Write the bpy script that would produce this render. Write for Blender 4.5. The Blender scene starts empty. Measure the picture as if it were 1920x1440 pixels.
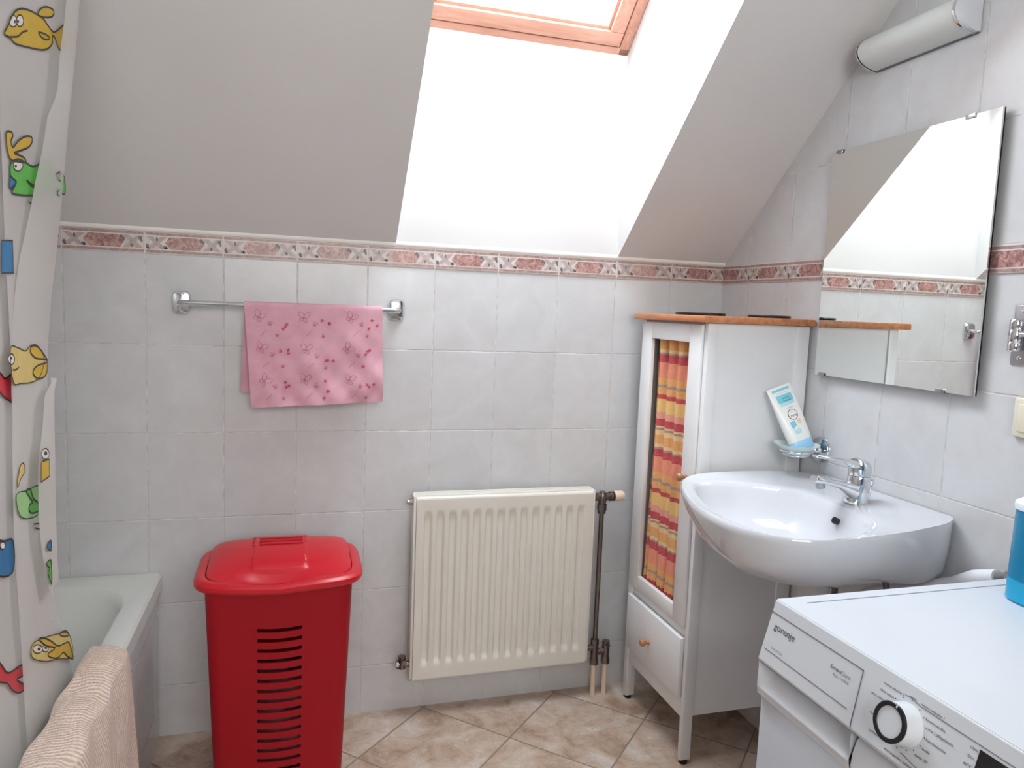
import bpy, bmesh, math, random
from mathutils import Vector, Matrix
random.seed(7)
SC = bpy.context.scene
COL = SC.collection
PI = math.pi

# ---------------------------------------------------------------- camera, sky, exposure
cam_data = bpy.data.cameras.new('camera')
cam = bpy.data.objects.new('camera', cam_data)
COL.objects.link(cam)
SC.camera = cam
cam_data.sensor_width = 36.0
cam_data.lens = 36.0 * 1376.99 / 1920.0
cam_data.clip_start = 0.02
cam_data.clip_end = 100
_r = Vector((0.9581916, -0.28347298, 0.03888357))
_u = Vector((-0.00814574, 0.1088153, 0.99402861))
_f = Vector((0.28601138, 0.9527866, -0.10195681))
cam.matrix_world = Matrix(((_r.x, _u.x, -_f.x, -1.41063), (_r.y, _u.y, -_f.y, -2.23105), (_r.z, _u.z, -_f.z, 1.28618), (0, 0, 0, 1)))

SC.view_settings.view_transform = 'Standard'
SC.view_settings.look = 'None'
SC.view_settings.gamma = 1.0
SC.view_settings.use_curve_mapping = False
SC.view_settings.exposure = 1.0
SKY = 12.5
try:
    SC.cycles.max_bounces = 14
    SC.cycles.diffuse_bounces = 9
    SC.cycles.glossy_bounces = 6
    SC.cycles.transparent_max_bounces = 16
    SC.cycles.caustics_reflective = False
    SC.cycles.caustics_refractive = False
    SC.cycles.sample_clamp_indirect = 8
    SC.cycles.use_denoising = True
    SC.cycles.denoiser = 'OPENIMAGEDENOISE'
except Exception:
    pass

world = bpy.data.worlds.new('overcast_sky')
SC.world = world
world.use_nodes = True
bg = world.node_tree.nodes['Background']
bg.inputs[0].default_value = (0.86, 0.935, 1.0, 1)
bg.inputs[1].default_value = SKY

TH = math.radians(41.5)              # pitch of the roof slope
SL = math.tan(TH)
ZK = 1.462                           # top of the knee wall
ROOM_XL, ROOM_YF, ZC = -2.46, -3.05, 2.55
SHX0, SHX1, SHY = -1.12, -0.40, -0.92   # the roof window shaft
WZ = 2.092                           # height of the window plane at the knee wall

def area(name, loc, rot, sx, sy, power, col=(1, 1, 1)):
    l = bpy.data.lights.new(name, 'AREA')
    l.shape = 'RECTANGLE'; l.size = sx; l.size_y = sy; l.energy = power; l.color = col
    o = bpy.data.objects.new(name, l); COL.objects.link(o)
    o.location = loc; o.rotation_euler = rot
    return o
# sampling portal in the roof window (gives no light of its own, only guides sky light)
_pw = area('roof_window_daylight', (-0.76, -0.46, WZ + 0.46 * SL + 0.09), (0, 0, 0), 0.66, 1.2, 1.0)
_pw.rotation_euler = (-TH, 0, 0)
_pw.data.cycles.is_portal = True
# added fill light, an unseen source shining in through the doorway behind the camera
FILL = area('added_fill_light', (-1.15, ROOM_YF - 0.50, 1.85), (math.radians(100), 0, 0), 1.4, 1.1, 22.0, (0.99, 0.975, 0.945))

# ---------------------------------------------------------------- mesh helper
class MB:
    def __init__(s): s.v = []; s.f = []; s.m = []; s.s = []
    def add(s, vs, fs, mi=0, sm=False):
        b = len(s.v); s.v += [tuple(v) for v in vs]
        for f in fs:
            s.f.append(tuple(b + i for i in f)); s.m.append(mi); s.s.append(sm)
        return s
    def box(s, a, b, mi=0, bev=0.0, seg=2):
        x0, x1 = sorted((a[0], b[0])); y0, y1 = sorted((a[1], b[1])); z0, z1 = sorted((a[2], b[2]))
        if bev <= 0:
            vs = [(x0,y0,z0),(x1,y0,z0),(x1,y1,z0),(x0,y1,z0),(x0,y0,z1),(x1,y0,z1),(x1,y1,z1),(x0,y1,z1)]
            return s.add(vs, [(3,2,1,0),(4,5,6,7),(0,1,5,4),(1,2,6,5),(2,3,7,6),(3,0,4,7)], mi)
        bm = bmesh.new()
        bmesh.ops.create_cube(bm, size=1.0)
        for v in bm.verts:
            v.co = Vector(((x0+x1)/2 + v.co.x*(x1-x0), (y0+y1)/2 + v.co.y*(y1-y0), (z0+z1)/2 + v.co.z*(z1-z0)))
        bev = min(bev, 0.49*min(x1-x0, y1-y0, z1-z0))
        bmesh.ops.bevel(bm, geom=list(bm.edges), offset=bev, segments=seg, profile=0.5, affect='EDGES')
        s.bm(bm, mi, True); return s
    def bm(s, bm, mi=0, sm=False, M=None):
        bm.verts.index_update()
        vs = [(M @ v.co) if M else v.co.copy() for v in bm.verts]
        s.add(vs, [[v.index for v in f.verts] for f in bm.faces], mi, sm); bm.free()
    def loft(s, rings, mi=0, sm=True, c0=True, c1=True, closed=True):
        n = len(rings[0]); vs = [p for r in rings for p in r]; fs = []
        for i in range(len(rings)-1):
            for j in range(n if closed else n-1):
                k = (j+1) % n
                fs.append((i*n+j, i*n+k, (i+1)*n+k, (i+1)*n+j))
        if c0: fs.append(tuple(range(n))[::-1])
        if c1: fs.append(tuple((len(rings)-1)*n+i for i in range(n)))
        return s.add(vs, fs, mi, sm)
    def lathe(s, c, ax, prof, n=24, mi=0, sm=True, c0=True, c1=True, sc=(1, 1)):
        c = Vector(c); ax = Vector(ax).normalized()
        t = Vector((0, 0, 1)) if abs(ax.z) < 0.9 else Vector((1, 0, 0))
        a = ax.cross(t).normalized(); b = ax.cross(a)
        return s.loft([[c + ax*h + (a*math.cos(2*PI*i/n)*sc[0] + b*math.sin(2*PI*i/n)*sc[1])*r for i in range(n)] for r, h in prof], mi, sm, c0, c1)
    def cyl(s, p0, p1, r0, r1=None, n=20, mi=0, sm=True):
        p0, p1 = Vector(p0), Vector(p1); d = (p1-p0)
        return s.lathe(p0, d, [(r0, 0), (r0 if r1 is None else r1, d.length)], n, mi, sm)
    def tube(s, pts, r, n=12, mi=0, cap=True):
        pts = [Vector(p) for p in pts]; rings = []
        up = None
        for i, p in enumerate(pts):
            d = (pts[min(i+1, len(pts)-1)] - pts[max(i-1, 0)]).normalized()
            if up is None:
                up = d.cross(Vector((0.13, 0.27, 1))).normalized()
            else:
                up = (up - d*up.dot(d)).normalized()
            w = d.cross(up); rr = r[i] if isinstance(r, (list, tuple)) else r
            rings.append([p + (up*math.cos(2*PI*k/n) + w*math.sin(2*PI*k/n))*rr for k in range(n)])
        return s.loft(rings, mi, True, cap, cap)
    def grid(s, fn, nu, nv, mi=0, sm=True):
        vs = [fn(i/nu, j/nv) for j in range(nv+1) for i in range(nu+1)]
        fs = [(j*(nu+1)+i, j*(nu+1)+i+1, (j+1)*(nu+1)+i+1, (j+1)*(nu+1)+i) for j in range(nv) for i in range(nu)]
        return s.add(vs, fs, mi, sm)
    def poly(s, pts, mi=0): return s.add(pts, [tuple(range(len(pts)))], mi)
    def text(s, body, org, right, up, width=None, height=None, mi=0, spacing=1.0, shear=0.0):
        cu = bpy.data.curves.new('t', 'FONT'); cu.body = body; cu.size = 1; cu.space_character = spacing; cu.shear = shear
        cu.resolution_u = 3
        o = bpy.data.objects.new('t', cu); COL.objects.link(o)
        bpy.context.view_layer.update()
        me = bpy.data.meshes.new_from_object(o.evaluated_get(bpy.context.evaluated_depsgraph_get()))
        bpy.data.objects.remove(o); bpy.data.curves.remove(cu)
        if not me.vertices: return s
        xs = [v.co.x for v in me.vertices]; x0, x1 = min(xs), max(xs)
        k = width/(x1-x0) if width else height
        ky = height if height else k
        org, right, up = Vector(org), Vector(right).normalized(), Vector(up).normalized()
        s.add([org + right*(v.co.x-x0)*k + up*v.co.y*ky for v in me.vertices], [tuple(p.vertices) for p in me.polygons], mi)
        bpy.data.meshes.remove(me); return s

def root_loc(o):
    while o is not None:
        if o.name in ORIG: return ORIG[o.name]
        o = o.parent
    return Vector((0, 0, 0))
ORIG = {}
def obj(name, mb, mats, parent=None, subsurf=0, bevel=0.0, solid=0.0):
    me = bpy.data.meshes.new(name)
    base = root_loc(parent)
    me.from_pydata([tuple(Vector(v) - base) for v in mb.v], [], mb.f)
    if not isinstance(mats, (list, tuple)): mats = [mats]
    for m in mats: me.materials.append(m)
    me.polygons.foreach_set('material_index', mb.m)
    me.polygons.foreach_set('use_smooth', mb.s)
    bm = bmesh.new(); bm.from_mesh(me)
    bmesh.ops.recalc_face_normals(bm, faces=bm.faces)
    for e in bm.edges:
        if len(e.link_faces) == 2 and e.calc_face_angle(0) > math.radians(38): e.smooth = False
    bm.to_mesh(me); bm.free()
    me.update()
    o = bpy.data.objects.new(name, me); COL.objects.link(o)
    if parent: o.parent = parent
    if solid:
        md = o.modifiers.new('thickness', 'SOLIDIFY'); md.thickness = solid; md.offset = 0
        if name == 'basket_body':
            es = o.modifiers.new('crisp', 'EDGE_SPLIT'); es.split_angle = math.radians(40)
    if bevel:
        md = o.modifiers.new('edge', 'BEVEL'); md.width = bevel; md.segments = 2; md.limit_method = 'ANGLE'; md.angle_limit = math.radians(40)
    if subsurf:
        md = o.modifiers.new('smooth', 'SUBSURF'); md.levels = subsurf; md.render_levels = subsurf
    return o
def thing(name, label, cat, loc, group=None):
    o = bpy.data.objects.new(name, None); COL.objects.link(o)
    o.location = loc; o.empty_display_size = 0.05
    ORIG[o.name] = Vector(loc)
    o['label'] = label; o['category'] = cat
    if group: o['group'] = group
    return o
def tag(o, label, cat, group=None):
    o['label'] = label; o['category'] = cat
    if group: o['group'] = group
    return o
def struct(name, mb, mats, parent=None, **k):
    o = obj(name, mb, mats, parent, **k)
    if parent is None: o['kind'] = 'structure'
    return o

# ---------------------------------------------------------------- materials
class NT:
    def __init__(s, name):
        s.m = bpy.data.materials.new(name); s.m.use_nodes = True
        s.t = s.m.node_tree; s.p = s.t.nodes['Principled BSDF']; s.o = s.t.nodes['Material Output']
        s._c = None
    def n(s, typ, **k):
        x = s.t.nodes.new(typ)
        for a, b in k.items(): setattr(x, a, b)
        return x
    def l(s, a, b): s.t.links.new(a, b)
    def coord(s):
        if s._c is None: s._c = s.n('ShaderNodeTexCoord').outputs['Object']
        return s._c
    def math(s, op, a, b=None, c=None, clamp=False):
        x = s.n('ShaderNodeMath', operation=op); x.use_clamp = clamp
        for i, q in enumerate((a, b, c)):
            if q is None: continue
            if isinstance(q, (int, float)): x.inputs[i].default_value = q
            else: s.l(q, x.inputs[i])
        return x.outputs[0]
    def noise(s, scale, detail=3, rough=0.5, vec=None, dist=0.0):
        x = s.n('ShaderNodeTexNoise'); x.inputs['Scale'].default_value = scale
        x.inputs['Detail'].default_value = detail; x.inputs['Roughness'].default_value = rough
        x.inputs['Distortion'].default_value = dist
        s.l(vec if vec is not None else s.coord(), x.inputs['Vector']); return x.outputs['Fac']
    def ramp(s, fac, stops, interp='LINEAR'):
        x = s.n('ShaderNodeValToRGB'); x.color_ramp.interpolation = interp
        e = x.color_ramp.elements
        while len(e) < len(stops): e.new(0.5)
        for i, (p, c) in enumerate(stops):
            e[i].position = p; e[i].color = tuple(c) + (1,) if len(c) == 3 else c
        s.l(fac, x.inputs[0]); return x.outputs['Color']
    def mix(s, fac, a, b, mode='MIX'):
        x = s.n('ShaderNodeMix', data_type='RGBA', blend_type=mode)
        for i, q in ((0, fac), (6, a), (7, b)):
            if isinstance(q, (int, float)): x.inputs[i].default_value = q
            elif isinstance(q, (tuple, list)): x.inputs[i].default_value = tuple(q) + (1,) if len(q) == 3 else q
            else: s.l(q, x.inputs[i])
        return x.outputs[2]
    def bump(s, h, strength=0.3, dist=0.002):
        x = s.n('ShaderNodeBump'); x.inputs['Strength'].default_value = strength; x.inputs['Distance'].default_value = dist
        s.l(h, x.inputs['Height']); s.l(x.outputs[0], s.p.inputs['Normal'])
    def sep(s):
        x = s.n('ShaderNodeSeparateXYZ'); s.l(s.coord(), x.inputs[0]); return x.outputs

def lin(c):
    return tuple(((x/255)/12.92 if x/255 <= 0.04045 else ((x/255+0.055)/1.055)**2.4) for x in c)
def mat(name, col, rough=0.5, metal=0.0, var=0.04, scale=12, bump=0.0, bscale=200, srgb=True, coat=0.0, trans=0.0, sub=0.0, spec=None):
    n = NT(name)
    c = lin(col) if srgb else col
    f = n.noise(scale, 3)
    d = tuple(max(0, x*(1-var)) for x in c); e = tuple(min(1, x*(1+var)) for x in c)
    n.l(n.ramp(f, [(0.3, d), (0.7, e)]), n.p.inputs['Base Color'])
    n.p.inputs['Roughness'].default_value = rough; n.p.inputs['Metallic'].default_value = metal
    n.p.inputs['Coat Weight'].default_value = coat
    if spec is not None: n.p.inputs['Specular IOR Level'].default_value = spec
    if trans: n.p.inputs['Transmission Weight'].default_value = trans
    if sub: n.p.inputs['Subsurface Weight'].default_value = sub
    if bump: n.bump(n.noise(bscale, 2), bump, 0.001)
    return n.m

def tile_mat(name, axis, per_u, off_u, upper=True, base=(0.600, 0.612, 0.628), z_per=0.249, z_off=1.398, gw=0.0042, warm=(0.572, 0.576, 0.586)):
    n = NT(name); xyz = n.sep()
    u = n.math('DIVIDE', n.math('SUBTRACT', xyz[axis], off_u), per_u)
    z = xyz[2]
    lo = n.math('DIVIDE', n.math('SUBTRACT', z, z_off), z_per)
    if upper:
        hi = n.math('DIVIDE', n.math('SUBTRACT', z, 1.457), 0.259)
        sel = n.math('GREATER_THAN', z, z_off + 0.03)
        v = n.math('ADD', n.math('MULTIPLY', lo, n.math('SUBTRACT', 1.0, sel)), n.math('MULTIPLY', hi, sel))
    else: v = lo
    def edge(c, per):
        fr = n.math('FRACT', n.math('ADD', c, 100.0))
        return n.math('MULTIPLY', n.math('MINIMUM', fr, n.math('SUBTRACT', 1.0, fr)), per)
    d = n.math('MINIMUM', edge(u, per_u), edge(v, z_per))
    mk = n.n('ShaderNodeMapRange'); mk.interpolation_type = 'SMOOTHSTEP'
    mk.inputs['From Min'].default_value = gw*0.30; mk.inputs['From Max'].default_value = gw*0.62
    n.l(d, mk.inputs['Value']); tile = mk.outputs[0]
    cb = n.n('ShaderNodeCombineXYZ')
    n.l(n.math('FLOOR', u), cb.inputs[0]); n.l(n.math('FLOOR', v), cb.inputs[1])
    wn = n.n('ShaderNodeTexWhiteNoise'); n.l(cb.outputs[0], wn.inputs['Vector'])
    mott = n.noise(11, 6, 0.62, dist=0.6)
    col = n.ramp(mott, [(0.30, warm), (0.52, base), (0.72, tuple(min(1, x*1.06) for x in base))])
    jit = n.math('ADD', 0.975, n.math('MULTIPLY', wn.outputs['Value'], 0.05))
    cj = n.n('ShaderNodeVectorMath', operation='SCALE'); n.l(col, cj.inputs[0]); n.l(jit, cj.inputs['Scale'])
    fine = n.noise(240, 2)
    c2 = n.mix(n.math('MULTIPLY', fine, 0.10), cj.outputs[0], tuple(x*0.82 for x in base))
    grout = n.ramp(n.noise(30, 3), [(0.35, (0.50, 0.495, 0.49)), (0.65, (0.70, 0.695, 0.69))])
    n.l(n.mix(tile, grout, c2), n.p.inputs['Base Color'])
    rg = n.math('SUBTRACT', 0.75, n.math('MULTIPLY', tile, 0.50)); n.l(rg, n.p.inputs['Roughness'])
    n.p.inputs['Specular IOR Level'].default_value = 0.35
    h = n.math('ADD', tile, n.math('MULTIPLY', n.noise(16, 2), 0.10))
    n.bump(h, 0.55, 0.0018)
    return n.m

def floor_mat():
    n = NT('floor_travertine_tiles'); x = n.sep()
    P = 0.449
    a = n.math('DIVIDE', n.math('ADD', n.math('ADD', x[0], x[1]), 1.011), P)
    b = n.math('DIVIDE', n.math('ADD', n.math('SUBTRACT', x[0], x[1]), 0.541), P)
    def edge(c):
        fr = n.math('FRACT', n.math('ADD', c, 100.0))
        return n.math('MULTIPLY', n.math('MINIMUM', fr, n.math('SUBTRACT', 1.0, fr)), P*0.7071)
    d = n.math('MINIMUM', edge(a), edge(b))
    mk = n.n('ShaderNodeMapRange'); mk.interpolation_type = 'SMOOTHSTEP'
    mk.inputs['From Min'].default_value = 0.0018; mk.inputs['From Max'].default_value = 0.0036
    n.l(d, mk.inputs['Value']); tile = mk.outputs[0]
    cb = n.n('ShaderNodeCombineXYZ'); n.l(n.math('FLOOR', a), cb.inputs[0]); n.l(n.math('FLOOR', b), cb.inputs[1])
    wn = n.n('ShaderNodeTexWhiteNoise'); n.l(cb.outputs[0], wn.inputs['Vector'])
    off = n.n('ShaderNodeVectorMath', operation='MULTIPLY_ADD'); n.l(wn.outputs['Color'], off.inputs[0]); off.inputs[1].default_value = (5, 5, 5)
    n.l(n.coord(), off.inputs[2]); vec = off.outputs[0]
    big = n.noise(9, 8, 0.7, vec, 0.35)
    col = n.ramp(big, [(0.34, lin((150, 124, 104))), (0.46, lin((178, 156, 138))), (0.56, lin((190, 174, 160))), (0.68, lin((206, 198, 192)))])
    pits = n.noise(75, 4, 0.7, vec, 1.5)
    pm = n.ramp(pits, [(0.62, (0, 0, 0)), (0.70, (1, 1, 1))])
    col = n.mix(n.math('MULTIPLY', pm, 0.6), col, lin((104, 88, 78)))
    fl = n.ramp(n.noise(52, 3, 0.6, off.outputs[0], 0.8), [(0.64, (0, 0, 0)), (0.70, (1, 1, 1))])
    col = n.mix(n.math('MULTIPLY', fl, 0.5), col, lin((206, 200, 194)))
    n.l(n.mix(tile, lin((140, 124, 112)), col), n.p.inputs['Base Color'])
    n.p.inputs['Roughness'].default_value = 0.34
    n.bump(n.math('ADD', tile, n.math('MULTIPLY', n.noise(60, 3, 0.6, vec), 0.25)), 0.5, 0.0015)
    return n.m

def plaster_mat():
    n = NT('white_plaster')
    n.l(n.ramp(n.noise(3, 3), [(0.3, (0.64, 0.64, 0.64)), (0.7, (0.67, 0.67, 0.67))]), n.p.inputs['Base Color'])
    n.p.inputs['Roughness'].default_value = 0.75
    n.bump(n.noise(160, 3), 0.12, 0.001)
    return n.m

def marble_mat():
    n = NT('pink_marble')
    f = n.noise(55, 6, 0.7, dist=1.5)
    n.l(n.ramp(f, [(0.32, lin((104, 70, 70))), (0.45, lin((150, 108, 104))), (0.56, lin((182, 144, 138))), (0.72, lin((204, 176, 170)))]), n.p.inputs['Base Color'])
    n.p.inputs['Roughness'].default_value = 0.3
    return n.m
def wood_mat(name, c0, c1, axis=0, rough=0.4, scale=9):
    n = NT(name)
    mp = n.n('ShaderNodeMapping'); n.l(n.coord(), mp.inputs[0])
    sc = [scale*6]*3; sc[axis] = scale*0.6; mp.inputs['Scale'].default_value = sc
    f = n.noise(1.0, 5, 0.6, mp.outputs[0], 1.0)
    n.l(n.ramp(f, [(0.3, lin(c0)), (0.7, lin(c1))]), n.p.inputs['Base Color'])
    n.p.inputs['Roughness'].default_value = rough
    n.bump(f, 0.15, 0.001)
    return n.m

M = {}
M['tile_back'] = tile_mat('back_wall_tiles', 0, 0.2, 0.0)
M['tile_right'] = tile_mat('right_wall_tiles', 1, 0.2, -0.146)
M['tile_left'] = tile_mat('left_wall_tiles', 1, 0.2, -0.1)
M['tile_tub'] = tile_mat('tub_side_tiles', 1, 0.2, -0.068, upper=False, z_off=0.378, z_per=0.270)
M['floor'] = floor_mat()
M['plaster'] = plaster_mat()
M['caulk'] = mat('white_sealant', (236, 234, 230), 0.5)
M['marble'] = marble_mat()
M['b_base'] = mat('border_glaze', (202, 195, 192), 0.35, var=0.12, scale=60)
M['b_stripe'] = mat('border_stripe', (164, 134, 130), 0.35, var=0.28, scale=120)
M['b_dark'] = mat('border_leaf', (108, 104, 108), 0.4, var=0.35, scale=300)
M['b_rib'] = mat('border_ribbon', (176, 160, 156), 0.35, var=0.14, scale=150)
M['b_line'] = mat('border_line', (216, 208, 204), 0.4, var=0.03)
M['chrome'] = mat('chrome', (225, 228, 232), 0.06, 1.0, var=0.02)
M['chrome_dull'] = mat('brushed_chrome', (176, 176, 178), 0.28, 1.0, var=0.05)
M['brass_dull'] = mat('nickel_fittings', (128, 120, 116), 0.32, 1.0, var=0.12, scale=60)
M['mirror'] = mat('mirror_silver', (246, 250, 247), 0.0, 1.0, var=0.0)
M['porcelain'] = mat('white_porcelain', (204, 207, 213), 0.08, var=0.01, coat=0.4)
M['enamel'] = mat('tub_enamel', (214, 218, 214), 0.16, var=0.015, coat=0.3)
M['white_paint'] = mat('white_cabinet_paint', (226, 228, 230), 0.32, var=0.015)
M['white_app'] = mat('white_appliance_enamel', (196, 202, 210), 0.42, var=0.01)
M['white_plastic'] = mat('white_appliance_plastic', (206, 211, 217), 0.35, var=0.01)
M['grey_line'] = mat('grey_seam', (96, 100, 108), 0.5)
M['ink'] = mat('dark_print', (52, 50, 66), 0.5)
M['ink_grey'] = mat('grey_print', (128, 132, 140), 0.5)
M['black'] = mat('black_plastic', (26, 25, 30), 0.3)
M['darkrub'] = mat('black_rubber', (20, 19, 20), 0.6)
M['rad'] = mat('cream_radiator_enamel', (218, 216, 208), 0.30, var=0.02)
M['cream'] = mat('cream_plastic', (226, 206, 184), 0.4)
M['switch'] = mat('ivory_plastic', (222, 216, 196), 0.35)
M['red'] = mat('red_plastic', (190, 20, 36), 0.32, var=0.05, scale=5)
M['red_shaded'] = mat('red_plastic_shaded', (158, 10, 28), 0.5, var=0.05, scale=5, spec=0.3)  # same red plastic as the lid, with the basket front's shade put into the colour
M['laundry'] = mat('dark_laundry', (92, 62, 64), 0.9, var=0.6, scale=22)
M['board'] = wood_mat('cabinet_board_oak', (168, 100, 62), (206, 142, 96), 1)
M['knob'] = wood_mat('knob_wood', (150, 100, 66), (190, 140, 100), 0, scale=20)
M['pine'] = wood_mat('roof_window_pine', (194, 140, 118), (212, 164, 144), 0, 0.35)
M['pine_y'] = wood_mat('roof_window_pine_side', (194, 140, 118), (212, 164, 144), 1, 0.35)
M['door'] = wood_mat('door_wood', (120, 74, 44), (156, 100, 62), 2)
M['frost'] = mat('frosted_lamp_glass', (214, 219, 217), 0.5, var=0.01, sub=0.0)
M['blue_liq'] = mat('blue_liquid_tank', (8, 122, 164), 0.25, var=0.05)
M['blue_light'] = mat('light_blue_tank', (10, 160, 206), 0.25, var=0.04)
M['lid_white'] = mat('white_lid', (224, 234, 240), 0.35)
M['tube_white'] = mat('tube_white_plastic', (238, 239, 238), 0.3, var=0.01)
M['cyan'] = mat('tube_cyan_print', (128, 206, 222), 0.35, var=0.05)
M['cyan_l'] = mat('tube_pale_cyan_print', (176, 224, 232), 0.35, var=0.05)
M['capblue'] = mat('tube_blue_cap', (156, 208, 242), 0.3)
M['orange_p'] = mat('tube_orange_print', (236, 206, 176), 0.4)
M['insul'] = mat('white_pipe_sleeve', (222, 224, 228), 0.75, bump=0.3, bscale=120)
M['hose'] = mat('braided_grey_hose', (96, 96, 98), 0.4, 0.4, var=0.35, scale=400)
M['siphon'] = mat('white_drain_plastic', (190, 188, 184), 0.6, var=0.06)
M['sash_glass'] = None

def glass_mat(name, col=(1, 1, 1), refl=0.12, rough=0.02, body=0.0):
    n = NT(name); t = n.t
    tr = n.n('ShaderNodeBsdfTransparent'); tr.inputs[0].default_value = tuple(col) + (1,)
    n.p.inputs['Base Color'].default_value = tuple(col) + (1,)
    n.p.inputs['Roughness'].default_value = rough; n.p.inputs['Metallic'].default_value = 0.0
    lw = n.n('ShaderNodeLayerWeight'); lw.inputs[0].default_value = 0.35
    fac = n.math('ADD', refl, n.math('MULTIPLY', lw.outputs['Facing'], 0.35 + body), clamp=True)
    mx = n.n('ShaderNodeMixShader'); n.l(fac, mx.inputs[0]); n.l(tr.outputs[0], mx.inputs[1]); n.l(n.p.outputs[0], mx.inputs[2])
    n.l(mx.outputs[0], n.o.inputs['Surface']); return n.m
M['pane'] = glass_mat('window_glass', refl=0.04)
M['dish'] = glass_mat('soap_dish_glass', (0.86, 0.93, 0.92), 0.25, 0.04, 0.35)

def vinyl(name, alpha, col=(0.80, 0.79, 0.77), trl=0.35):
    n = NT(name)
    n.p.inputs['Base Color'].default_value = tuple(col) + (1,); n.p.inputs['Roughness'].default_value = 0.32
    n.bump(n.noise(9, 2), 0.25, 0.004)
    tl = n.n('ShaderNodeBsdfTranslucent'); tl.inputs[0].default_value = tuple(col) + (1,)
    m1 = n.n('ShaderNodeMixShader'); m1.inputs[0].default_value = trl; n.l(n.p.outputs[0], m1.inputs[1]); n.l(tl.outputs[0], m1.inputs[2])
    tr = n.n('ShaderNodeBsdfTransparent')
    m2 = n.n('ShaderNodeMixShader'); m2.inputs[0].default_value = alpha; n.l(tr.outputs[0], m2.inputs[1]); n.l(m1.outputs[0], m2.inputs[2])
    n.l(m2.outputs[0], n.o.inputs['Surface']); return n.m
M['vinyl'] = vinyl('curtain_vinyl', 0.92, (0.73, 0.72, 0.705), 0.30)
M['vinyl_fold'] = vinyl('curtain_vinyl_fold', 0.84, (0.84, 0.84, 0.82), 0.30)
for k, c in dict(y=(214, 178, 34), yp=(222, 200, 120), g=(86, 190, 70), gp=(158, 210, 140), b=(10, 120, 176), r=(206, 48, 66), w=(238, 236, 230), k=(40, 32, 30)).items():
    M['fish_' + k] = mat('curtain_print_' + k, c, 0.4, var=0.05, scale=40)
# ================================================================ THE ROOM
def wbox(name, a, b, m): return struct(name, MB().box(a, b), m)
T = 0.08
struct('floor', MB().box((ROOM_XL-T, ROOM_YF-1.5, -0.08), (T, T, 0.0)), M['floor'])
struct('wall_back', MB().box((ROOM_XL-T, 0.0, 0.0), (T, T, ZK)), M['tile_back'])
def side_wall(name, x0, x1, m):
    pr = [(0.0, 0.0), (0.0, ZK), (-(ZC-ZK)/SL, ZC), (ROOM_YF, ZC), (ROOM_YF, 0.0)]
    mb = MB().loft([[(x0, y, z) for y, z in pr], [(x1, y, z) for y, z in pr]], sm=False)
    struct(name, mb, m)
side_wall('wall_right', 0.0, T, M['tile_right'])
side_wall('wall_left', ROOM_XL-T, ROOM_XL, M['tile_left'])
# wall behind the camera with the brown door
mb = MB()
DX0, DX1, DZ = -1.95, -0.35, 2.45
mb.box((ROOM_XL-T, ROOM_YF-T, 0), (DX0, ROOM_YF, ZC)); mb.box((DX1, ROOM_YF-T, 0), (T, ROOM_YF, ZC)); mb.box((DX0, ROOM_YF-T, DZ), (DX1, ROOM_YF, ZC))
struct('wall_front', mb, M['plaster'])
hy = ROOM_YF - 1.4
mb = MB().box((ROOM_XL-T, hy-T, 0), (T, hy, ZC)).box((ROOM_XL-2*T, hy, 0), (ROOM_XL-T, ROOM_YF-T, ZC)).box((T, hy, 0), (2*T, ROOM_YF-T, ZC)).box((ROOM_XL-T, hy, ZC), (T, ROOM_YF-T, ZC+T))
struct('wall_hallway', mb, M['plaster'])
d = struct('door_1', MB().box((DX1-.045, ROOM_YF+.01, 0.005), (DX1-.005, ROOM_YF+0.78, DZ-.02), bev=0.004), M['door'])
obj('door_handle', MB().tube([(DX1-.045, ROOM_YF+.70, 1.03), (DX1-.10, ROOM_YF+.70, 1.03), (DX1-.10, ROOM_YF+.59, 1.03)], .009), M['chrome'], d)
# ceiling: the roof slope around the window shaft and the flat part
def sp(x, y): return (x, y, ZK - y*SL)
YT = -(ZC-ZK)/SL
mb = MB()
for a, b, y0, y1 in ((ROOM_XL, SHX0, 0, YT), (SHX1, 0.0, 0, YT), (SHX0, SHX1, SHY, YT)):
    mb.poly([sp(a, y0), sp(b, y0), sp(b, y1), sp(a, y1)])
mb.poly([(ROOM_XL, YT, ZC), (0, YT, ZC), (0, ROOM_YF, ZC), (ROOM_XL, ROOM_YF, ZC)])
struct('ceiling', mb, M['plaster'])
# the shaft: four linings from the slope up to the window plane
def wp(x, y, off=0.0): return (x, y, WZ - y*SL + off)
mb = MB(); OFF = 0.10
mb.poly([sp(SHX0, 0), sp(SHX1, 0), wp(SHX1, 0, OFF), wp(SHX0, 0, OFF)])
for x in (SHX0, SHX1):
    mb.poly([sp(x, 0), sp(x, SHY), wp(x, SHY, OFF), wp(x, 0, OFF)])
mb.poly([sp(SHX0, SHY), sp(SHX1, SHY), wp(SHX1, SHY, OFF), wp(SHX0, SHY, OFF)])
struct('wall_window_shaft', mb, M['plaster'])
# the bright sealant strip under the slope
mb = MB().grid(lambda u, v: (ROOM_XL*(1-u), -0.0045 - 0.0035*math.sin(v*PI), ZK - 0.0045 + 0.0155*v), 12, 5)
struct('trim_1', mb, M['caulk'])

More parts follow.
